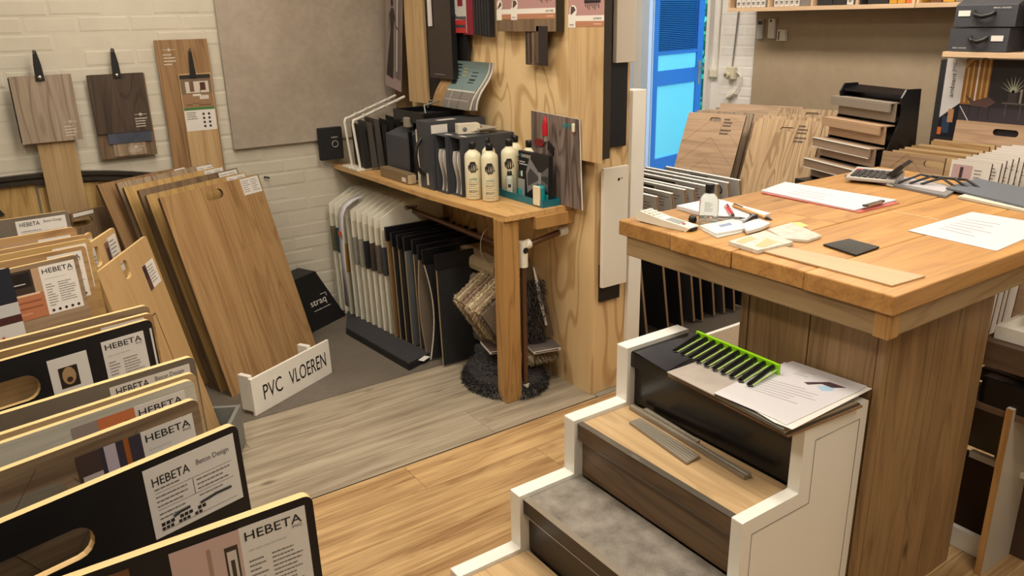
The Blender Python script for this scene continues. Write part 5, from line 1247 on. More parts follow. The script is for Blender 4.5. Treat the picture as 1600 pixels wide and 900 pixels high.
# =================================================================== RIGHT REAR: boards, poster, shelf
URB = -YP
Wl = wood('oak_pale_yellow', (206, 170, 114), (176, 138, 84), 'x', .5, .3, .8)
tops = [(1459, 217, 1.0), (1455.6, 219.6, .99), (1436, 224, .975), (1424.5, 226.6, .965), (1414, 229, .955), (1405, 232, .945), (1395, 234, .935)]
for i, (px, py, z) in enumerate(tops):
    T = at(px, py, x=4.28-.055*i); w = T.y-1.935; V = Vector((.10, 0, 1)).normalized(); L = T.z/V.z
    sample(Frame(T-V*L, URB, V), w, L, .012, [Wl, OAKX][i % 2], f'yellow oak board in the stepped rear row, {["rearmost","second from the back","third from the back","fourth from the back","fifth from the back","sixth from the back","seventh, next to the handled board"][i]}', side, None, .003, group='yellow oak boards stepping back behind the counter')
T = at(1380, 235, x=3.83); V = Vector((.10, 0, 1)).normalized(); L = T.z/V.z; fr = Frame(T-V*L, URB, V)
cx, cz = fr.hit(1459, 257.5)
b = sample(fr, .318, L, .012, ROAK, 'oak herringbone board with slot handle in front of the stepped yellow boards', side, (cx, cz, .05, .016), .003, group='yellow oak boards stepping back behind the counter')
m_ = MB(); 
for q in range(4): m_.tube([(.13, -.0003, L-.16*q), (.13+.18, -.0003, L-.16*q-.18)], .0008, 4); m_.tube([(.13, -.0003, L-.16*q), (.0, -.0003, L-.16*q-.13)], .0008, 4)
obj('plank_joints', m_, plain('joint_oak', (140, 98, 54), .6), b)
WT = [(1488, 248.5, 1550.5, 255.5, 3.80), (1497, 247, 1566, 253, 3.87), (1510, 243.8, 1573, 251.5, 3.94), (1520, 241.4, 1583, 247.6, 4.0), (1530, 238.8, 1592.5, 245, 4.06), (1540, 236.8, 1602, 242.5, 4.12), (1550.5, 233.7, 1612, 240, 4.19), (1558, 230.5, 1622, 237, 4.25), (1565, 227, 1630, 234, 4.31), (1582, 226, 1645, 232, 4.38)]
NW = ['front, with a pink room photo', 'second from the front, grey print', 'third from the front', 'fourth from the front', 'fifth from the front', 'sixth from the front', 'seventh from the front', 'eighth from the front', 'ninth from the front', 'rearmost']
for i, (a, b_, c2, d2, x) in enumerate(WT):
    x = 3.80+.053*i
    T = at(a, b_, x=x); T2 = at(c2, d2, x=x); w = T.y-T2.y; V = Vector((.12, 0, 1)).normalized(); L = T.z/V.z; fr = Frame(T-V*L, URB, V)
    b = sample(fr, w, L, .012, plain('white_sample_face', (220, 214, 206), .5), 'white carded floor sample right of the oak boards, '+NW[i], plain('sample_edge_brown', (96, 66, 46), .6), None, .003, group='white carded samples behind the counter')
    m_ = MB()
    if i == 0:
        m_.rect(.01, .10, L-.13, L-.02, -.0008, (188, 158, 160)); m_.rect(.045, .06, L-.09, L-.03, -.001, (70, 50, 56)); m_.rect(.01, .05, L-.13, L-.10, -.001, (120, 96, 96)); fine(m_, .11, w-.02, L-.14, L-.03, 7, -.001, seed=8)
    else: fine(m_, w-.05, w-.01, L-.14, L-.02, 8, -.001, (110, 106, 104), i)
    obj('fine_print', m_, printmat(), b, fix=False)
# handled board before the poster
T = at(1495, 187, x=4.40); fr = Frame(Vector((T.x-.10, T.y, 0)), URB, Vector((.10, 0, T.z))); L = (T-fr.O).length
cx, cz = fr.hit(1571, 208)
sample(fr, .62, L, .014, ROAK, 'oak board with rounded slot handle standing in front of the dark poster', side, (cx, cz, .062, .017), .004)
# poster
XPOS = 4.42
A, T = at(1470, 213, x=XPOS), at(1484, 91, x=XPOS); w = .80; h = T.z-A.z
t = empty('brand_poster', Frame(Vector((XPOS, T.y+.01, A.z)), URB, ZP).M(), label='dark interior poster lettered ambiant pvc under the birch shelf at right', cat='poster')
boxobj('poster_board', 0, w, 0, .008, 0, h, plain('poster_dark', (54, 50, 54), .4), t)
m_ = MB(); y = -.0006
m_.poly([(0, y, .10), (.10, y, .185), (.10, y, h), (0, y, h)], 0, (206, 202, 200)); m_.poly([(0, y-.0001, 0), (.10, y-.0001, 0), (.10, y-.0001, .18), (0, y-.0001, .09)], 0, (30, 30, 38))
m_.rect(.10, .235, .18, h, y, (150, 104, 52)); m_.poly([(.10, y-.0004, .36), (.235, y-.0004, .50), (.235, y-.0004, .52), (.10, y-.0004, .39)], 0, (206, 170, 124))
for k in range(5): m_.rect(.115+.026*k, .124+.026*k, .19, .37+.025*k, y-.0002, (200, 164, 108) if k != 2 else (226, 218, 206))
m_.rect(.10, w, 0, .17, y-.0001, (62, 56, 62)); m_.rect(.235, w, .17, h, y, (50, 46, 48))
m_.poly([(.12, y-.0005, .23), (.16, y-.0005, .175), (.24, y-.0005, .17), (.28, y-.0005, .20), (.24, y-.0005, .225), (.17, y-.0005, .20)], 0, (96, 72, 68))
for x0 in (.15, .20, .25): m_.rect(x0, x0+.003, .11, .175, y-.0005, (34, 30, 32))
m_.rect(.31, .42, .195, .203, y-.0005, (100, 92, 90)); m_.rect(.33, .333, .13, .195, y-.0005, (100, 92, 90)); m_.rect(.40, .403, .12, .195, y-.0005, (100, 92, 90)); m_.rect(.335, .375, .203, .25, y-.0006, (70, 66, 66)); m_.rect(.39, .40, .203, .27, y-.0006, (160, 150, 140))
for k in range(9):
    a = math.radians(20+17.5*k); m_.poly([(.355-.004, y-.0007, .25), (.355+.004, y-.0007, .25), (.355+.075*math.cos(a), y-.0007, .25+.09*math.sin(a))], 0, (196, 200, 178))
m_.poly([(.10, y-.0008, .17), (.105, y-.0008, .17), (.19, y-.0008, .05), (.185, y-.0008, .05)], 0, (210, 208, 206))
m_.rect(.02, .06, .02, .11, y-.0009, (46, 62, 84)); m_.rect(.045, .075, .08, .15, y-.001, (176, 128, 92)); m_.rect(.0, .02, .01, .05, y-.001, (206, 104, 40))
obj('poster_print', m_, printmat(), t, fix=False)
text('ambiant', t, .035, .058, h-.20, h-.075, -.0018, INK, rot=90); text('pvc', t, .035, .060, h-.065, h-.02, -.0018, INKG, rot=90)
# birch shelf with binders
XSH = 4.30; A = at(1473, 80, x=XSH)
t = empty('side_shelf', Tr(XSH, A.y, A.z-.028), label='birch shelf board on a post at right carrying two charcoal binders', cat='shelf')
boxobj('shelf_board', 0, .42, -1.1, 0, 0, .026, SHW, t, .001); boxobj('post', .16, .20, -.10, -.06, -(A.z-.028)+.001, -.0005, SHW, t); boxobj('bracket', .04, .09, -.19, -.13, -.012, -.0005, METAL, t)
zb = A.z
for i, (p, lb, hh) in enumerate((((1480.6, 76.4, 1572, 78.5, 1484, 48.8), 'lower charcoal binder with strap handle on the birch shelf', .115), ((1488, 49, 1584, 49, 1492.7, 20), 'upper charcoal binder with strap handle on the birch shelf', .118))):
    L0, L1 = at(p[0], p[1], x=XSH+.01), at(p[2], p[3], x=XSH+.01); w = L0.y-L1.y; z0 = zb+ (0 if i == 0 else .118)
    t = empty('ring_binder', FPX(XSH+.012+.0*i, L0.y, z0).M(), label=lb, cat='binder', group='charcoal binders on the birch shelf')
    m_ = MB(); m_.prism([(.0, .001), (.005, hh-.012 if i else hh), (.07 if i else .005, hh+.015 if i else hh), (.34, hh), (.34, .001)], 'x', 0, w); obj('binder_body', m_, DARKG, t, bevel=.002)
    m_ = MB(); m_.tube([(w*(.36-.04*i), -.002, hh*.62), (w*(.42-.04*i), -.022, hh*.5), (w*(.54-.04*i), -.026, hh*.42), (w*(.62-.0*i), -.022, hh*.5), (w*(.66-.0*i), -.002, hh*.62)], .011, 8); obj('strap_handle', m_, plain('black_leather', (20, 20, 20), .45), t)
    x0 = w*.72 if i == 0 else w*.06; boxobj('spine_label', x0, x0+w*.2, -.0015, -.0005, hh*.45, hh*.68, PAPER, t)
    text('MODERNA VINYL' if 0 else 'VINYL WOOD', t, w*(.08 if i == 0 else .62), w*(.32 if i == 0 else .9), hh*(.12 if i == 0 else .74), hh*(.18 if i == 0 else .80), -.001, PAPER)
boxobj('binder_stack', XSH+.06, XSH+.36, 1.50, 1.925, zb+.12, zb+.225, BLACKS, None, .003, label='black display box right of the charcoal binders cut by the frame', cat='box')
for i in range(4): boxobj('loose_papers', -.14, .14, -.19, .19, 0, .008, [PAPER, CART][i % 2], None, 0, Matrix.Translation((XSH+.20, 1.72, zb+.001+.0095*i)) @ Matrix.Rotation(.08*i-.1, 4, 'Z'), label=f'{["bottom","second","third","top"][i]} sheaf of papers lying right of the lower binder', cat='papers', group='paper sheaves on the birch shelf')
boxobj('back_board', 4.90, 4.97, .6, 2.6, 0.001, 1.30, plain('dark_backdrop', (44, 42, 44), .6), None, 0, label='dark backdrop board standing behind the poster', cat='board')
# =================================================================== COUNTER
CX0, CX1, CY0, CY1 = 1.615, 3.00, .880, 1.787
CTM = wood('counter_plank', (202, 142, 66), (156, 100, 40), 'x', .36, .25, .9, .5, .14)
CTE = wood('counter_apron', (178, 146, 98), (140, 108, 66), 'y', .45, .35, .9, .3)
CTEX = wood('counter_apron', (178, 146, 98), (140, 108, 66), 'x', .45, .35, .9, .3)
CBD = wood('counter_body', (166, 128, 78), (124, 90, 50), 'z', .45, .28, 1.0, .8, .16)
middle_ = 0
ct = empty('sales_counter', Tr(1.707, .936, 0), label='big wooden plank counter with overhanging top and board-clad pedestal', cat='counter')
def cbox(nm, x0, x1, y0, y1, z0, z1, mat, bv=.003, M=None):
    m_ = MB(); ox, oy = 1.707, .936; m_.box(0, x1-x0, 0, y1-y0, 0, z1-z0); return obj(nm, m_, mat, ct, Tr(x0-ox, y0-oy, z0), bevel=bv)
ysp = [CY0, 1.116, 1.343, 1.563, CY1]
jx = [[1.861, 2.557], [2.149, 2.75], [2.081], [2.35, 2.8]]
for j in range(4):
    xs = [CX0+.004*(j % 2)]+[[], [2.35], [2.081], [2.35]][j]+[CX1]
    for a, b in zip(xs, xs[1:]): cbox('top_plank', a+.0006, b-.0006, ysp[j]+.0012, ysp[j+1]-.0012, .953, 1.0-.001*(j % 2), CTM, .0035)
cbox('apron', CX0+.012, CX0+.05, CY0+.012, CY1-.03, .892, .9525, CTE); cbox('apron', CX0+.0505, CX1-.02, CY0+.012, CY0+.05, .892, .9525, CTEX); cbox('apron', CX0+.0505, CX1-.02, CY1-.07, CY1-.03, .892, .9525, CTEX)
cbox('corner_block', CX0+.011, CX0+.051, CY0+.011, CY0+.0495, .890, .9526, PINE, .001)
BX1 = 2.221; BY1 = 1.375
zt = .8915
for a, b in zip([1.73, 1.936, 2.043], [1.936, 2.043, BX1]): cbox('side_board', a+.0018, b-.0018, .936, .956, .0, zt, CBD, .002)
cbox('corner_post', 1.707, 1.7295, .936, .957, 0, zt, CBD, .002)
for a, b in zip([.958, 1.150, 1.345], [1.150, 1.345, BY1]): cbox('front_board', 1.711, 1.731, a+.0018, b-.0018, .0, zt, CBD, .002)
cbox('back_board', 1.732, BX1, BY1-.02, BY1, .0, zt, CBD); cbox('end_board', BX1-.02, BX1, .957, BY1-.021, .0, zt, CBD)
boxobj('counter_support', 2.85, 2.95, 1.55, 1.72, 0, .891, CBD, None, .003, label='far wooden support post under the back of the counter top', cat='post')

# =================================================================== ON THE COUNTER
Z1 = 1.0005
def sheet(name, pxs, z, t, mat, label, cat, bevel=0, **k):
    P = [at(x, y, z=z+t) for x, y in pxs]; c = sum(P, Vector())/len(P)
    m_ = MB(); m_.prism([(p.x-c.x, p.y-c.y) for p in P], 'z', 0, t); o = obj(name, m_, mat, None, Tr(c.x, c.y, z), bevel=bevel, label=label, cat=cat, **k); o['c'] = 0; del o['c']; return o
def onsheet(o, name, pxs, dz, mat, t=.0003, ncol=None):
    z = o.location.z+dz; m_ = MB()
    for q in (pxs if isinstance(pxs[0][0], (list, tuple)) else [pxs]):
        P = [at(x, y, z=z) for x, y in q]; m_.prism([(p.x-o.location.x, p.y-o.location.y) for p in P], 'z', dz, dz+t)
    return obj(name, m_, mat, o)
def plines(a, b, c, d, n, seed, frac=.5):
    """text lines on a sheet: quad corners a(TL) b(TR) c(BR) d(BL) in photo px"""
    r = random.Random(seed); out = []
    L = lambda p, q, t: (p[0]+(q[0]-p[0])*t, p[1]+(q[1]-p[1])*t)
    for i in range(n):
        t0 = (i+.2)/n; t1 = (i+.2+frac*.5)/n; e = r.uniform(.6, 1)
        l0, r0, l1, r1 = L(a, d, t0), L(b, c, t0), L(a, d, t1), L(b, c, t1)
        out.append([l0, L(l0, r0, e), L(l1, r1, e), l1])
    return out
PGR = plain('print_grey', (120, 116, 120), .6)
WPA = plain('cool_paper', (204, 202, 206), .5)
# phone handset
A, B = at(1007, 330, z=1.03), at(1080, 350, z=1.02); U = (B-A); U.z = 0; Lh = U.length
t = empty('phone_handset', Frame(A-Vector((0, 0, .0295)), U, ZP).M(), label='white cordless phone handset lying on the near left corner of the counter', cat='phone')
m_ = MB(); m_.prism([(-.012, .004), (Lh*.5, .0), (Lh+.0, .0), (Lh+.01, .012), (Lh*.45, .022), (.0, .034), (-.018, .026)], 'y', -.022, .026); o = obj('handset_body', m_, OFFW, t, bevel=.006)
sl = math.atan2(-.012, Lh*.45)
for i in range(4):
    for j in range(3):
        m_ = MB(); m_.box(0, .011, 0, .009, 0, .003); obj('key', m_, plain('key_cream', (236, 232, 216), .4), t, Tr(.008+.016*i, -.016+.0135*j, .0338-.0026*i-.0015*0-.002*(i > 2)), bevel=.001)
m_ = MB(); m_.box(Lh*.5, Lh*.80, -.014, .018, .0225, .0235); obj('display', m_, plain('lcd_grey', (150, 154, 150), .25), t, Matrix.Rotation(.075, 4, 'Y') @ Tr(0, 0, .0045))
m_ = MB(); m_.box(Lh*.84, Lh*.90, -.008, .0, .0165, .018); obj('red_mark', m_, RED, t)
m_ = MB(); m_.box(Lh+.0, Lh+.012, -.012, .016, .002, .009); obj('black_end', m_, INK, t)
# hand gel bottle
P = at(1106, 351, z=Z1); ang = math.atan2(P.y, P.x)-math.pi/2
t = empty('gel_bottle', Matrix.Translation((P.x, P.y, Z1)) @ Matrix.Rotation(ang, 4, 'Z'), label='clear flat bottle with black flip cap standing on the counter', cat='bottle')
GL = plain('clear_plastic', (222, 228, 222), .08, 0, trans=.85); GL.node_tree.nodes['Principled BSDF'].inputs['IOR'].default_value = 1.2
m_ = MB(); m_.lathe([(.004, 0), (.022, .0005), (.0245, .004), (.0245, .072), (.021, .085), (.013, .094), (.010, .096), (.010, .10)], 28, sx=1.15, sy=.7); obj('bottle_body', m_, GL, t)
m_ = MB(); m_.lathe([(.013, .0965), (.0135, .098), (.0135, .121), (.012, .123)], 20); obj('flip_cap', m_, BLACKS, t)
m_ = MB(); m_.rect(-.012, -.004, .016, .033, -.0182, (150, 150, 146)); m_.poly([(.007+.0045*math.cos(a), -.0184, .026+.0045*math.sin(a)) for a in [k*math.pi/6 for k in range(12)]], 0, (190, 40, 50)); m_.poly([(.007+.003*math.cos(a), -.0186, .026+.003*math.sin(a)) for a in [k*math.pi/6 for k in range(12)]], 0, (226, 220, 214)); fine(m_, -.012, .013, .042, .072, 7, -.0184, (120, 130, 120), 3)
obj('label_print', m_, printmat(), t, fix=False)
P = at(1082, 347, z=Z1); t = obj('round_stopper', MB().lathe([(.004, 0), (.012, .001), (.013, .01), (.009, .02), (.002, .022)], 16), BLACKS, None, Tr(P.x, P.y, Z1), label='small black knob lying between the phone and the clear bottle', cat='knob')
# note pad and pens
o = sheet('note_pad', [(1057, 321), (1116, 309), (1204, 333), (1168, 345), (1100, 333)], Z1, .012, WPA, 'white note pad lying behind the clear bottle on the counter', 'note pad', .001)
zp = Z1+.0126
def pen(name, px0, px1, r, mats, z, label, tips=None):
    A, B = at(*px0, z=z+r), at(*px1, z=z+r); U = B-A; L = U.length; fr = Frame(Vector((A.x, A.y, z+r)), U, ZP)
    t = empty(name, fr.M(), label=label, cat='pen'); m_ = MB(); m_.tube([(0, 0, 0), (L*.86, 0, 0)], r, 10); obj('barrel', m_, mats[0], t)
    m_ = MB(); m_.tube([(L*.861, 0, 0), (L*.93, 0, 0), (L, 0, 0)], [r*1.02, r*.8, r*.3], 10); obj('tip', m_, mats[1], t)
    m_ = MB(); m_.box(.002, L*.25, -.0015, .0015, r, r+.002); obj('clip', m_, mats[1], t); return t
pen('ballpoint_pen', (1136, 321), (1147, 338), .0045, (RED, INK), zp, 'red and white ballpoint pen lying on the note pad')
pen('ballpoint_pen', (1133, 322), (1142, 337), .003, (plain('pen_pink', (200, 70, 80), .3), METAL), zp, 'slim pink pen lying beside the red ballpoint pen')
pen('marker_pen', (1146, 321), (1206, 344), .0055, (plain('pen_tan', (196, 150, 92), .45), INK), zp, 'tan wooden pencil-like marker with black end on the note pad')
pen('paint_brush', (1094, 337), (1165, 341), .003, (plain('pen_steel', (120, 118, 116), .3, .8), INK), zp+.0005, 'thin grey pen with a black head pointing to the sachets')
A = at(1178, 336, z=zp+.01); m_ = MB(); m_.tube([(0, 0, 0), (-.05, -.012, -.006), (-.07, -.018, -.008)], [.010, .005, .004], 12); m_.lathe([(.002, -.01), (.012, -.008), (.012, .006), (.003, .008)], 14)
obj('black_tool', m_, BLACKS, None, Tr(A.x, A.y, zp+.006), label='small black T-shaped tool lying across the note pad edge', cat='tool')
# sachets and zip bags
o = sheet('sachet_pile', [(1093, 352), (1150, 341), (1169, 351), (1162, 357), (1119, 365)], Z1, .010, plain('sachet_white', (222, 222, 216), .35), 'white sachet packet lying in front of the clear bottle', 'sachet', .002)
onsheet(o, 'blue_print', [[(1122, 352), (1140, 348), (1145, 351), (1127, 355)], [(1108, 347), (1122, 344), (1123, 346), (1110, 349)]], .0102, plain('print_blue', (120, 136, 170), .5))
sheet('sachet', [(1096, 358), (1140, 352), (1160, 362), (1121, 371)], Z1, .0035, plain('sachet_silver', (196, 196, 192), .3), 'lower flat silver sachet under the white packet', 'sachet')
sheet('sachet', [(1158, 350), (1170, 341), (1186, 342), (1204, 348), (1190, 355), (1168, 361)], Z1+.0040, .009, plain('sachet_white', (222, 222, 216), .35), 'small crumpled white sachet right of the packet', 'sachet', .003)
ZB = plain('zip_bag', (210, 206, 196), .15, noise=.12, nscale=50, bump=.5)
o = sheet('zip_bag', [(1138, 377), (1196, 360), (1240, 378), (1184, 391)], Z1, .010, ZB, 'clear zip bag of wood chips lying on the counter near the edge', 'bag', .003)
onsheet(o, 'wood_chips', [[(1150, 377), (1172, 369), (1182, 373), (1160, 381)], [(1180, 384), (1198, 372), (1216, 378), (1192, 387)]], .0102, plain('chip_tan', (200, 166, 120), .5))
o = sheet('zip_bag', [(1200, 358), (1238, 347), (1284, 368), (1262, 375), (1224, 372)], Z1, .007, ZB, 'second clear zip bag with a yellow corner, behind the first', 'bag', .003)
onsheet(o, 'yellow_corner', [(1236, 348), (1250, 347), (1264, 353), (1252, 355)], .0072, plain('yellow_print', (216, 190, 110), .5))
# anti slip square
o = sheet('anti_slip_mat', [(1286, 382), (1326, 373.5), (1374, 386), (1338, 399)], Z1, .003, plain('rubber_black', (30, 28, 26), .6), 'black woven anti-slip square lying on the counter', 'mat')
c = o.location; m_ = MB(); A, B, C_, D_ = [at(*p, z=Z1+.0035) for p in ((1286, 382), (1326, 373.5), (1374, 386), (1338, 399))]
for i in range(14):
    for j in range(12):
        p = A.lerp(B, (i+.5)/14).lerp(D_.lerp(C_, (i+.5)/14), (j+.5)/12)-c; m_.box(p.x-.0035, p.x+.0035, p.y-.0035, p.y+.0035, .0031, .0052)
obj('woven_nubs', m_, plain('rubber_grey', (46, 44, 40), .6), o, kind='stuff')
# wood strip sample
o = sheet('plank_sample', [(1188, 391), (1213, 382), (1446, 431), (1394, 446)], Z1, .004, wood('strip_oak', (208, 168, 118), (184, 144, 96), 'y', .4, .2, .6), 'long thin light oak strip sample lying along the counter edge', 'plank sample')
# clipboard with papers
t0 = sheet('clipboard', [(1189, 301), (1227, 287.5), (1406, 317), (1343, 332)], Z1, .002, plain('clipboard_red', (178, 84, 74), .5), 'red clipboard with white paper stack and metal clip', 'clipboard')
m_ = onsheet(t0, 'paper_stack', [(1189, 299), (1227, 285.8), (1401, 314), (1335, 330)], .0021, WPA, .004)
onsheet(t0, 'handwriting', plines((1250, 296), (1330, 310), (1300, 318), (1225, 303), 3, 4, .12), .0062, PGR)
A, B = at(1352, 322, z=Z1+.013), at(1378, 315, z=Z1+.013); m_ = MB(); m_.tube([A-t0.location, B-t0.location], .006, 10); c2 = obj('clip_bar', m_, CHROME, t0)
for q in (A, B): m_ = MB(); m_.tube([q-t0.location, q-t0.location+Vector((.0, .0, .004))], .009, 12); obj('clip_end', m_, INK, c2)
# letter at right
o = sheet('letter', [(1418, 360), (1519, 331), (1610, 346), (1612, 368), (1557, 392)], Z1, .0008, WPA, 'white printed letter lying alone at the right of the counter', 'letter')
onsheet(o, 'printed_lines', plines((1510, 342), (1580, 352), (1530, 376), (1462, 358), 6, 9, .25), .0009, PGR, .0001)
# folder, magazines, calculator
o = sheet('folder_stack', [(1320, 273), (1365, 266), (1478, 288), (1495, 296), (1478, 306)], Z1, .008, plain('folder_grey_cover', (120, 118, 118), .5), 'grey magazine pile under the calculator', 'magazine', .001)
onsheet(o, 'pale_cover', [(1330, 273), (1368, 267), (1488, 292), (1474, 300)], .0082, plain('cover_pale', (186, 182, 184), .4))
o = sheet('document_pile', [(1497, 306), (1535, 296), (1640, 312), (1640, 335), (1600, 328)], Z1, .008, plain('white_pages', (200, 196, 180), .6), 'white document pile under the grey plastic folder', 'documents')
o = sheet('plastic_folder', [(1478, 293), (1527, 278), (1548, 283), (1640, 300), (1640, 328), (1600, 322)], Z1+.0086, .006, plain('slate_folder', (96, 102, 110), .4), 'slate grey plastic folder on the right rear of the counter', 'folder', .001)
A, B, D_ = at(1322, 272, z=Z1+.03), at(1420, 281, z=Z1+.03), at(1352, 263, z=Z1+.03)
fr = Frame(Vector((A.x, A.y, Z1+.0092)), Vector(((B-A).x, (B-A).y, 0)), ZP); cw, cd = .165, .15
t = empty('calculator', fr.M(), label='large desk calculator with black keys and raised display lying on the magazines', cat='calculator')
m_ = MB(); m_.prism([(0, 0), (cd, .0), (cd, .026), (0, .012)], 'x', 0, cw); obj('calculator_body', m_, plain('calc_silver', (170, 166, 160), .35), t, bevel=.003)
for i in range(6):
    for j in range(5):
        m_ = MB(); m_.box(0, .017, 0, .014, 0, .006); obj('key', m_, RED if (i == 0 and j == 4) else BLACKS, t, Tr(.012+.0205*i, .012+.020*j, .0130+.0019*j), bevel=.001)
m_ = MB(); m_.prism([(.0, .026), (.03, .026), (.06, .062), (.045, .068)], 'y', .012, cd-.01); obj('display_hood', m_, BLACKS, t, Tr(cw-.035, 0, 0), bevel=.002)
m_ = MB()
rc = random.Random(5)
for i in range(3):
    a = Vector((2.62+.02*i, 1.50-.03*i, Z1+.03)); pts = [a+Vector((0, 0, -.02)), a+Vector((.05, -.05, .012-.004*i)), a+Vector((.09, -.11, .0)), a+Vector((.07, -.17, -.02))]
    m_.tube([p-Vector((2.62, 1.5, Z1)) for p in pts], .0045, 8)
P = at(1462, 283, z=Z1+.02); t = obj('cable_bundle', m_, BLACKS, None, Tr(P.x-.08, P.y+.09, Z1), label='black cable and glasses bundle beside the calculator', cat='cable', kind=None)
pen('ballpoint_pen', (1330, 276), (1396, 291), .0055, (plain('pen_purple', (70, 40, 70), .3), METAL), Z1+.0001, 'dark purple ballpoint pen lying at the front of the magazine pile')

# =================================================================== STAIR MODEL
YL, YR = 1.598, .959; XN = [.867, 1.070, 1.262, 1.458]; XB_ = 1.702; RZ = .17
t = empty('sample_staircase', Tr(XN[0], YR, 0), label='white-sided sample staircase with four differently covered steps', cat='staircase')
ST = []
def sidep(off=0, up=.012):
    p = [(XN[0]-XN[0], 0)]
    for k in range(4): p += [(XN[k]-XN[0]-.004, RZ*k+(up if k else 0)), (XN[k]-XN[0]-.004, RZ*(k+1)+up)]
    p += [(XB_-XN[0], RZ*4+up), (XB_-XN[0], 0)]
    return p[1:] if p[0] == p[1] else p
W_ = YL-YR; STW = plain('stair_white', (238, 236, 228), .3)
for (a, b, nm) in ((W_-.045, W_, 'stringer'), (0, .032, 'stringer')):
    m_ = MB(); m_.prism(sidep(), 'y', a, b); obj(nm, m_, STW, t, bevel=.003)
# panel grooves on the right side
gr = [(XN[1]-XN[0]+.05, .02), (XN[1]-XN[0]+.05, RZ*2-.03), (XN[2]-XN[0]+.03, RZ*2-.03), (XN[2]-XN[0]+.03, RZ*3-.03), (XN[3]-XN[0]+.04, RZ*3-.03), (XN[3]-XN[0]+.04, RZ*4-.03), (XB_-XN[0]-.03, RZ*4-.03), (XB_-XN[0]-.03, .02)]
m_ = MB(); m_.tube([(x, -.0002, z) for x, z in gr], .0011, 5); obj('panel_groove', m_, plain('groove_grey', (120, 116, 108), .7), t)
DBR = wood('dark_brown_riser', (58, 44, 34), (38, 28, 22), 'y', .35, .3, .8)
BRO = wood('brown_oak_riser', (124, 94, 62), (92, 66, 42), 'y', .4, .4, .9)
TOAK = wood('tread_oak', (214, 176, 122), (184, 144, 92), 'y', .25, .45, .7)
BLT = plain('black_tread', (24, 22, 22), .22)
for k, (tm, nm_, rm, sm) in enumerate(((TOAK, BRO, BRO, None), (stone('tread_concrete', (112, 106, 98), (158, 152, 142), 16, .35), DBR, DBR, plain('strip_light', (176, 170, 158), .3, .6)), (TOAK, BRO, BRO, plain('strip_dark', (118, 112, 102), .3, .5)), (BLT, BLT, BLT, None))):
    x0 = XN[k]-XN[0]; x1 = (XN[k+1]-XN[0]+.02) if k < 3 else XB_-XN[0]; z = RZ*(k+1); ya, yb = .0325, W_-.0455
    boxobj('tread', x0+.012, x1, ya, yb, z-.012, z, tm, t, .001); boxobj('nosing', x0+.0085, x0+.0118, ya, yb, z-.046, z-.003, nm_, t); boxobj('riser', x0+.026, x0+.032, ya, yb, z-RZ+.001, z-.0125, rm, t)
    boxobj('nosing_underside', x0+.012, x0+.026, ya, yb, z-.046, z-.0125, nm_, t)
    if sm: boxobj('metal_strip', x0+.006, x0+.026, ya, yb, z, z+.0016, sm, t); boxobj('metal_strip', x0+.0065, x0+.0084, ya, yb, z-.0485, z-.0465, sm, t)
boxobj('back_board', XB_-XN[0]-.012, XB_-XN[0]-.001, .0325, W_-.0455, .0, RZ*4-.013, STW, t)
# metal profiles on the oak tread (z = .51)
ZT = RZ*3+.0018
PROF = plain('aluminium_profile', (152, 142, 126), .4, .35)
def prof(px, label, ribs=3, h=.006):
    P = [at(x, y, z=ZT+h) for x, y in px]; c = sum(P, Vector())/4; t = empty('metal_profile', Tr(c.x, c.y, ZT), label=label, cat='metal profile', group='aluminium stair profiles on the oak step')
    m_ = MB(); m_.prism([(p.x-c.x, p.y-c.y) for p in P], 'z', 0, h); obj('profile_body', m_, PROF, t, bevel=.0006)
    for k in range(ribs):
        u = (k+.7)/(ribs+.4); A, B = P[0].lerp(P[1], u)-c, P[3].lerp(P[2], u)-c; m_ = MB(); m_.tube([Vector((A.x, A.y, h)), Vector((B.x, B.y, h))], .0011, 6); obj('rib', m_, METAL, t)
    return t
prof([(983, 659), (1001, 653), (1094, 712), (1073, 723)], 'wide ribbed grey stair profile lying diagonally, nearest the step edge', 5)
prof([(983, 634), (989, 632), (1174, 740), (1163, 744)], 'long narrow stair profile along the black riser', 1, .010)
prof([(1004, 639), (1011, 637), (1094, 688), (1089, 690)], 'short upper stair profile close to the black riser', 1, .014)
# top items
Z4 = RZ*4+.0135; CR = [(1001, 553), (1105, 560), (1360, 632), (1236, 680)]
SPT = 0
SP = [('bottom oak-edged sample sheet of the pile on the black step', EDG, .006), ('second dark sample sheet of the pile on the black step', plain('sheet_dark', (74, 68, 62), .5), .005), ('third sample sheet of the pile, pale core edge', plain('sheet_pale_edge', (170, 154, 126), .5), .005), ('fourth sample sheet of the pile, grey', plain('sheet_grey', (104, 100, 94), .5), .006)]
z = Z4
for i, (lb, mt, h) in enumerate(SP):
    sheet('sample_sheet', [(1044+2*i, 585-2*i), (1120, 552), (1348-4*i, 633-3*i), (1232-3*i, 680-3*i)], z, h, mt, lb, 'sample sheet', group='sample sheets piled on the top step'); z += h+.0004
o = sheet('glossy_sheet', [(992, 550), (1060, 528), (1108, 545), (1042, 580)], RZ*4+.0005, .0006, plain('slate_glossy', (54, 56, 62), .12), 'glossy slate-look sheet on the left of the top step', 'sheet')
o = sheet('brochure', [(1042, 581), (1098, 562), (1170, 590), (1115, 617)], z, .003, plain('brochure_warm_grey', (176, 168, 160), .3, noise=.08, nscale=20), 'warm grey brochure with pale relief print beside the green comb', 'brochure'); 
o = sheet('letter', [(1130, 612), (1226, 566), (1363, 607), (1238, 671), (1210, 660)], z+.0032, .0009, PAPER, 'lower printed letter on the top step, its corner sticking out', 'letter')
o = sheet('letter', [(1115, 614), (1180, 583), (1238, 564), (1355, 603), (1340, 612), (1228, 664), (1212, 655)], z+.0048, .0009, WPA, 'top printed letter with a small house drawing on the top step', 'letter')
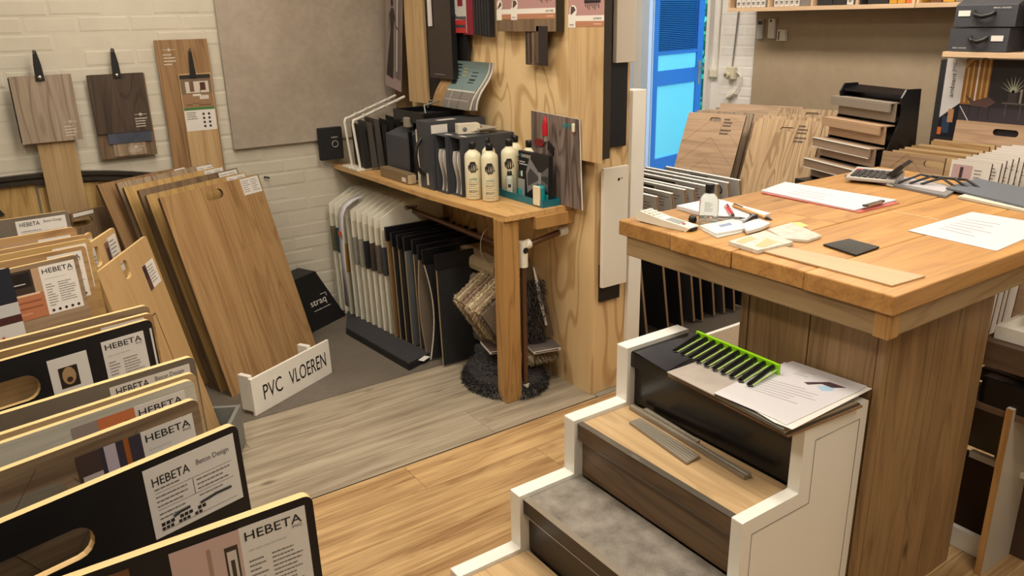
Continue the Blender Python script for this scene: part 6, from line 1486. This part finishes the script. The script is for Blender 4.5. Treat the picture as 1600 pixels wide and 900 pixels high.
onsheet(o, 'printed_lines', plines((1190, 589), (1300, 618), (1250, 636), (1160, 606), 7, 14, .25), .001, PGR, .0001)
onsheet(o, 'printed_lines', plines((1250, 578), (1275, 585), (1262, 592), (1238, 585), 3, 15, .3), .001, PGR, .0001)
onsheet(o, 'house_drawing', [(1256, 597), (1296, 597), (1323, 606), (1300, 606), (1284, 600), (1262, 601)], .001, plain('drawing_dark', (70, 50, 56), .5), .0001)
onsheet(o, 'blue_blot', [(1276, 604), (1292, 603), (1304, 606), (1300, 611), (1284, 611)], .001, plain('drawing_blue', (160, 190, 214), .5), .0001)
# green comb rack
ZC = z+.004
GRN = plain('lime_green_plastic', (140, 205, 20), .3)
A, B = at(1087, 521, z=ZC+.022), at(1217, 575, z=ZC+.022); U = (B-A); U.z = 0; L = U.length
fr = Frame(Vector((A.x, A.y, ZC)), U, ZP)
t = empty('comb_rack', fr.M(), label='lime green comb rack with ten black rubber fingers on the top step', cat='rack')
boxobj('green_bar', 0, L, 0, .008, 0, .030, GRN, t, .002)
F0, F1 = at(1091, 521, z=ZC+.02), at(1052, 545, z=ZC+.006); d0 = fr.M().inverted() @ F0; d1 = fr.M().inverted() @ F1; dv = d1-d0
for k in range(10):
    x = L*(.02+.100*k); a = Vector((x+.006, -.001, .020)); b = a+Vector((dv.x*.95, dv.y*.95, -.014))
    m_ = MB(); m_.tube([a, b], [.0065, .0055], 8); f = obj('black_finger', m_, BLACKS, t)
    m_ = MB(); m_.tube([a+Vector((.011, 0, -.006)), b+Vector((.011, 0, 0))], .0022, 6); obj('green_rod', m_, plain('pale_green_plastic', (176, 205, 120), .2), t)
    m_ = MB(); m_.tube([b+Vector((-.006, .0, -.001)), b+Vector((.004, -.006, -.002)), b+Vector((.012, 0, -.001))], .0025, 6); obj('finger_tip', m_, BLACKS, t)

# =================================================================== LOW RACK bottom right
XR = 2.24
A, T = at(1552, 528, x=XR+.04), at(1555, 507, x=XR+.04)
t = empty('white_tray_box', Tr(XR+.04, A.y, A.z), label='white open tray box on the low rack under the counter top at right', cat='box')
for (a, b_, c2, d2) in ((0, .012, -.30, 0), (0.012, .32, -.012, 0), (.308, .32, -.30, -.012), (.012, .308, -.30, -.288)): boxobj('tray_wall', a, b_, c2, d2, 0, T.z-A.z, STW, t, .001)
boxobj('tray_base', .012, .308, -.288, -.012, 0, .006, STW, t)
zA = A.z; yA = A.y
boxobj('floor_sample', XR+.12, XR+.13, yA-.26, yA-.06, zA+.0065, zA+.25, OAKL, None, 0, label='tan wood sample standing upright in the white tray box', cat='sample')
RKB = wood('rack_brown', (112, 84, 60), (84, 60, 42), 'y', .5, .3, .8)
t = empty('low_rack', Tr(XR, yA, 0), label='brown low rack with shelves and black box standing behind the counter pedestal', cat='rack')
boxobj('front_board', 0.01, .03, -.32, .02, zA-.075, zA-.001, RKB, t, .002); boxobj('shelf', .03, .5, -.32, .02, zA-.02, zA-.001, RKB, t)
boxobj('dark_rail', .05, .07, -.32, .02, zA-.14, zA-.10, plain('rail_dark', (64, 50, 40), .5), t); boxobj('brown_rail', .03, .05, -.32, .02, zA-.175, zA-.145, RKB, t)
B1, B2 = at(1528, 622, x=XR), at(1528, 590, x=XR)
boxobj('shelf', .0, .5, -.30, .04, B1.z-.03, B1.z-.0105, RKB, t); boxobj('side_panel', .30, .50, .021, .04, 0.0, zA-.02, RKB, t); boxobj('white_ledge', .12, .14, -.30, .04, .285, .305, STW, t); boxobj('shade_back_brown', .16, .17, -.40, .30, .001, .28, plain('rack_shade_brown', (70, 50, 38), .6), t); boxobj('shade_back_grey', .15, .16, -.30, .30, .306, B1.z-.031, plain('rack_shade_grey', (96, 88, 78), .6), t)  # brown and grey backs are sheets added for the shaded rack interior
boxobj('black_box', XR, XR+.26, B1.y-.28, B1.y, B1.z-.01, B2.z+.01, plain('black_foil', (14, 14, 15), .25, bump=.4, nscale=30), None, .006, label='glossy black box on the low rack at the right edge', cat='box')
PE = at(1522, 895, z=0); PT = at(1580, 640, x=PE.x)
m_ = MB(); m_.box(0, .70, 0, .018, 0, PT.z); t = obj('rack_partition', m_, plain('grey_white_laminate', (196, 190, 180), .4), None, Tr(PE.x, PE.y-.018, .0005), label='white laminate rack side panel with raw plywood edge at the lower right', cat='panel')
m_ = MB(); m_.box(-.003, -.0002, 0, .018, 0, PT.z); obj('plywood_edge', m_, wood('plywood_edge_v', (196, 144, 74), (150, 100, 44), 'z', .5, .3, .8), t)
boxobj('white_plinth', 2.30, 2.318, .862, .985, .001, .07, STW, None, .001, label='short white plinth strip on the floor between the counter and the side panel', cat='plinth')
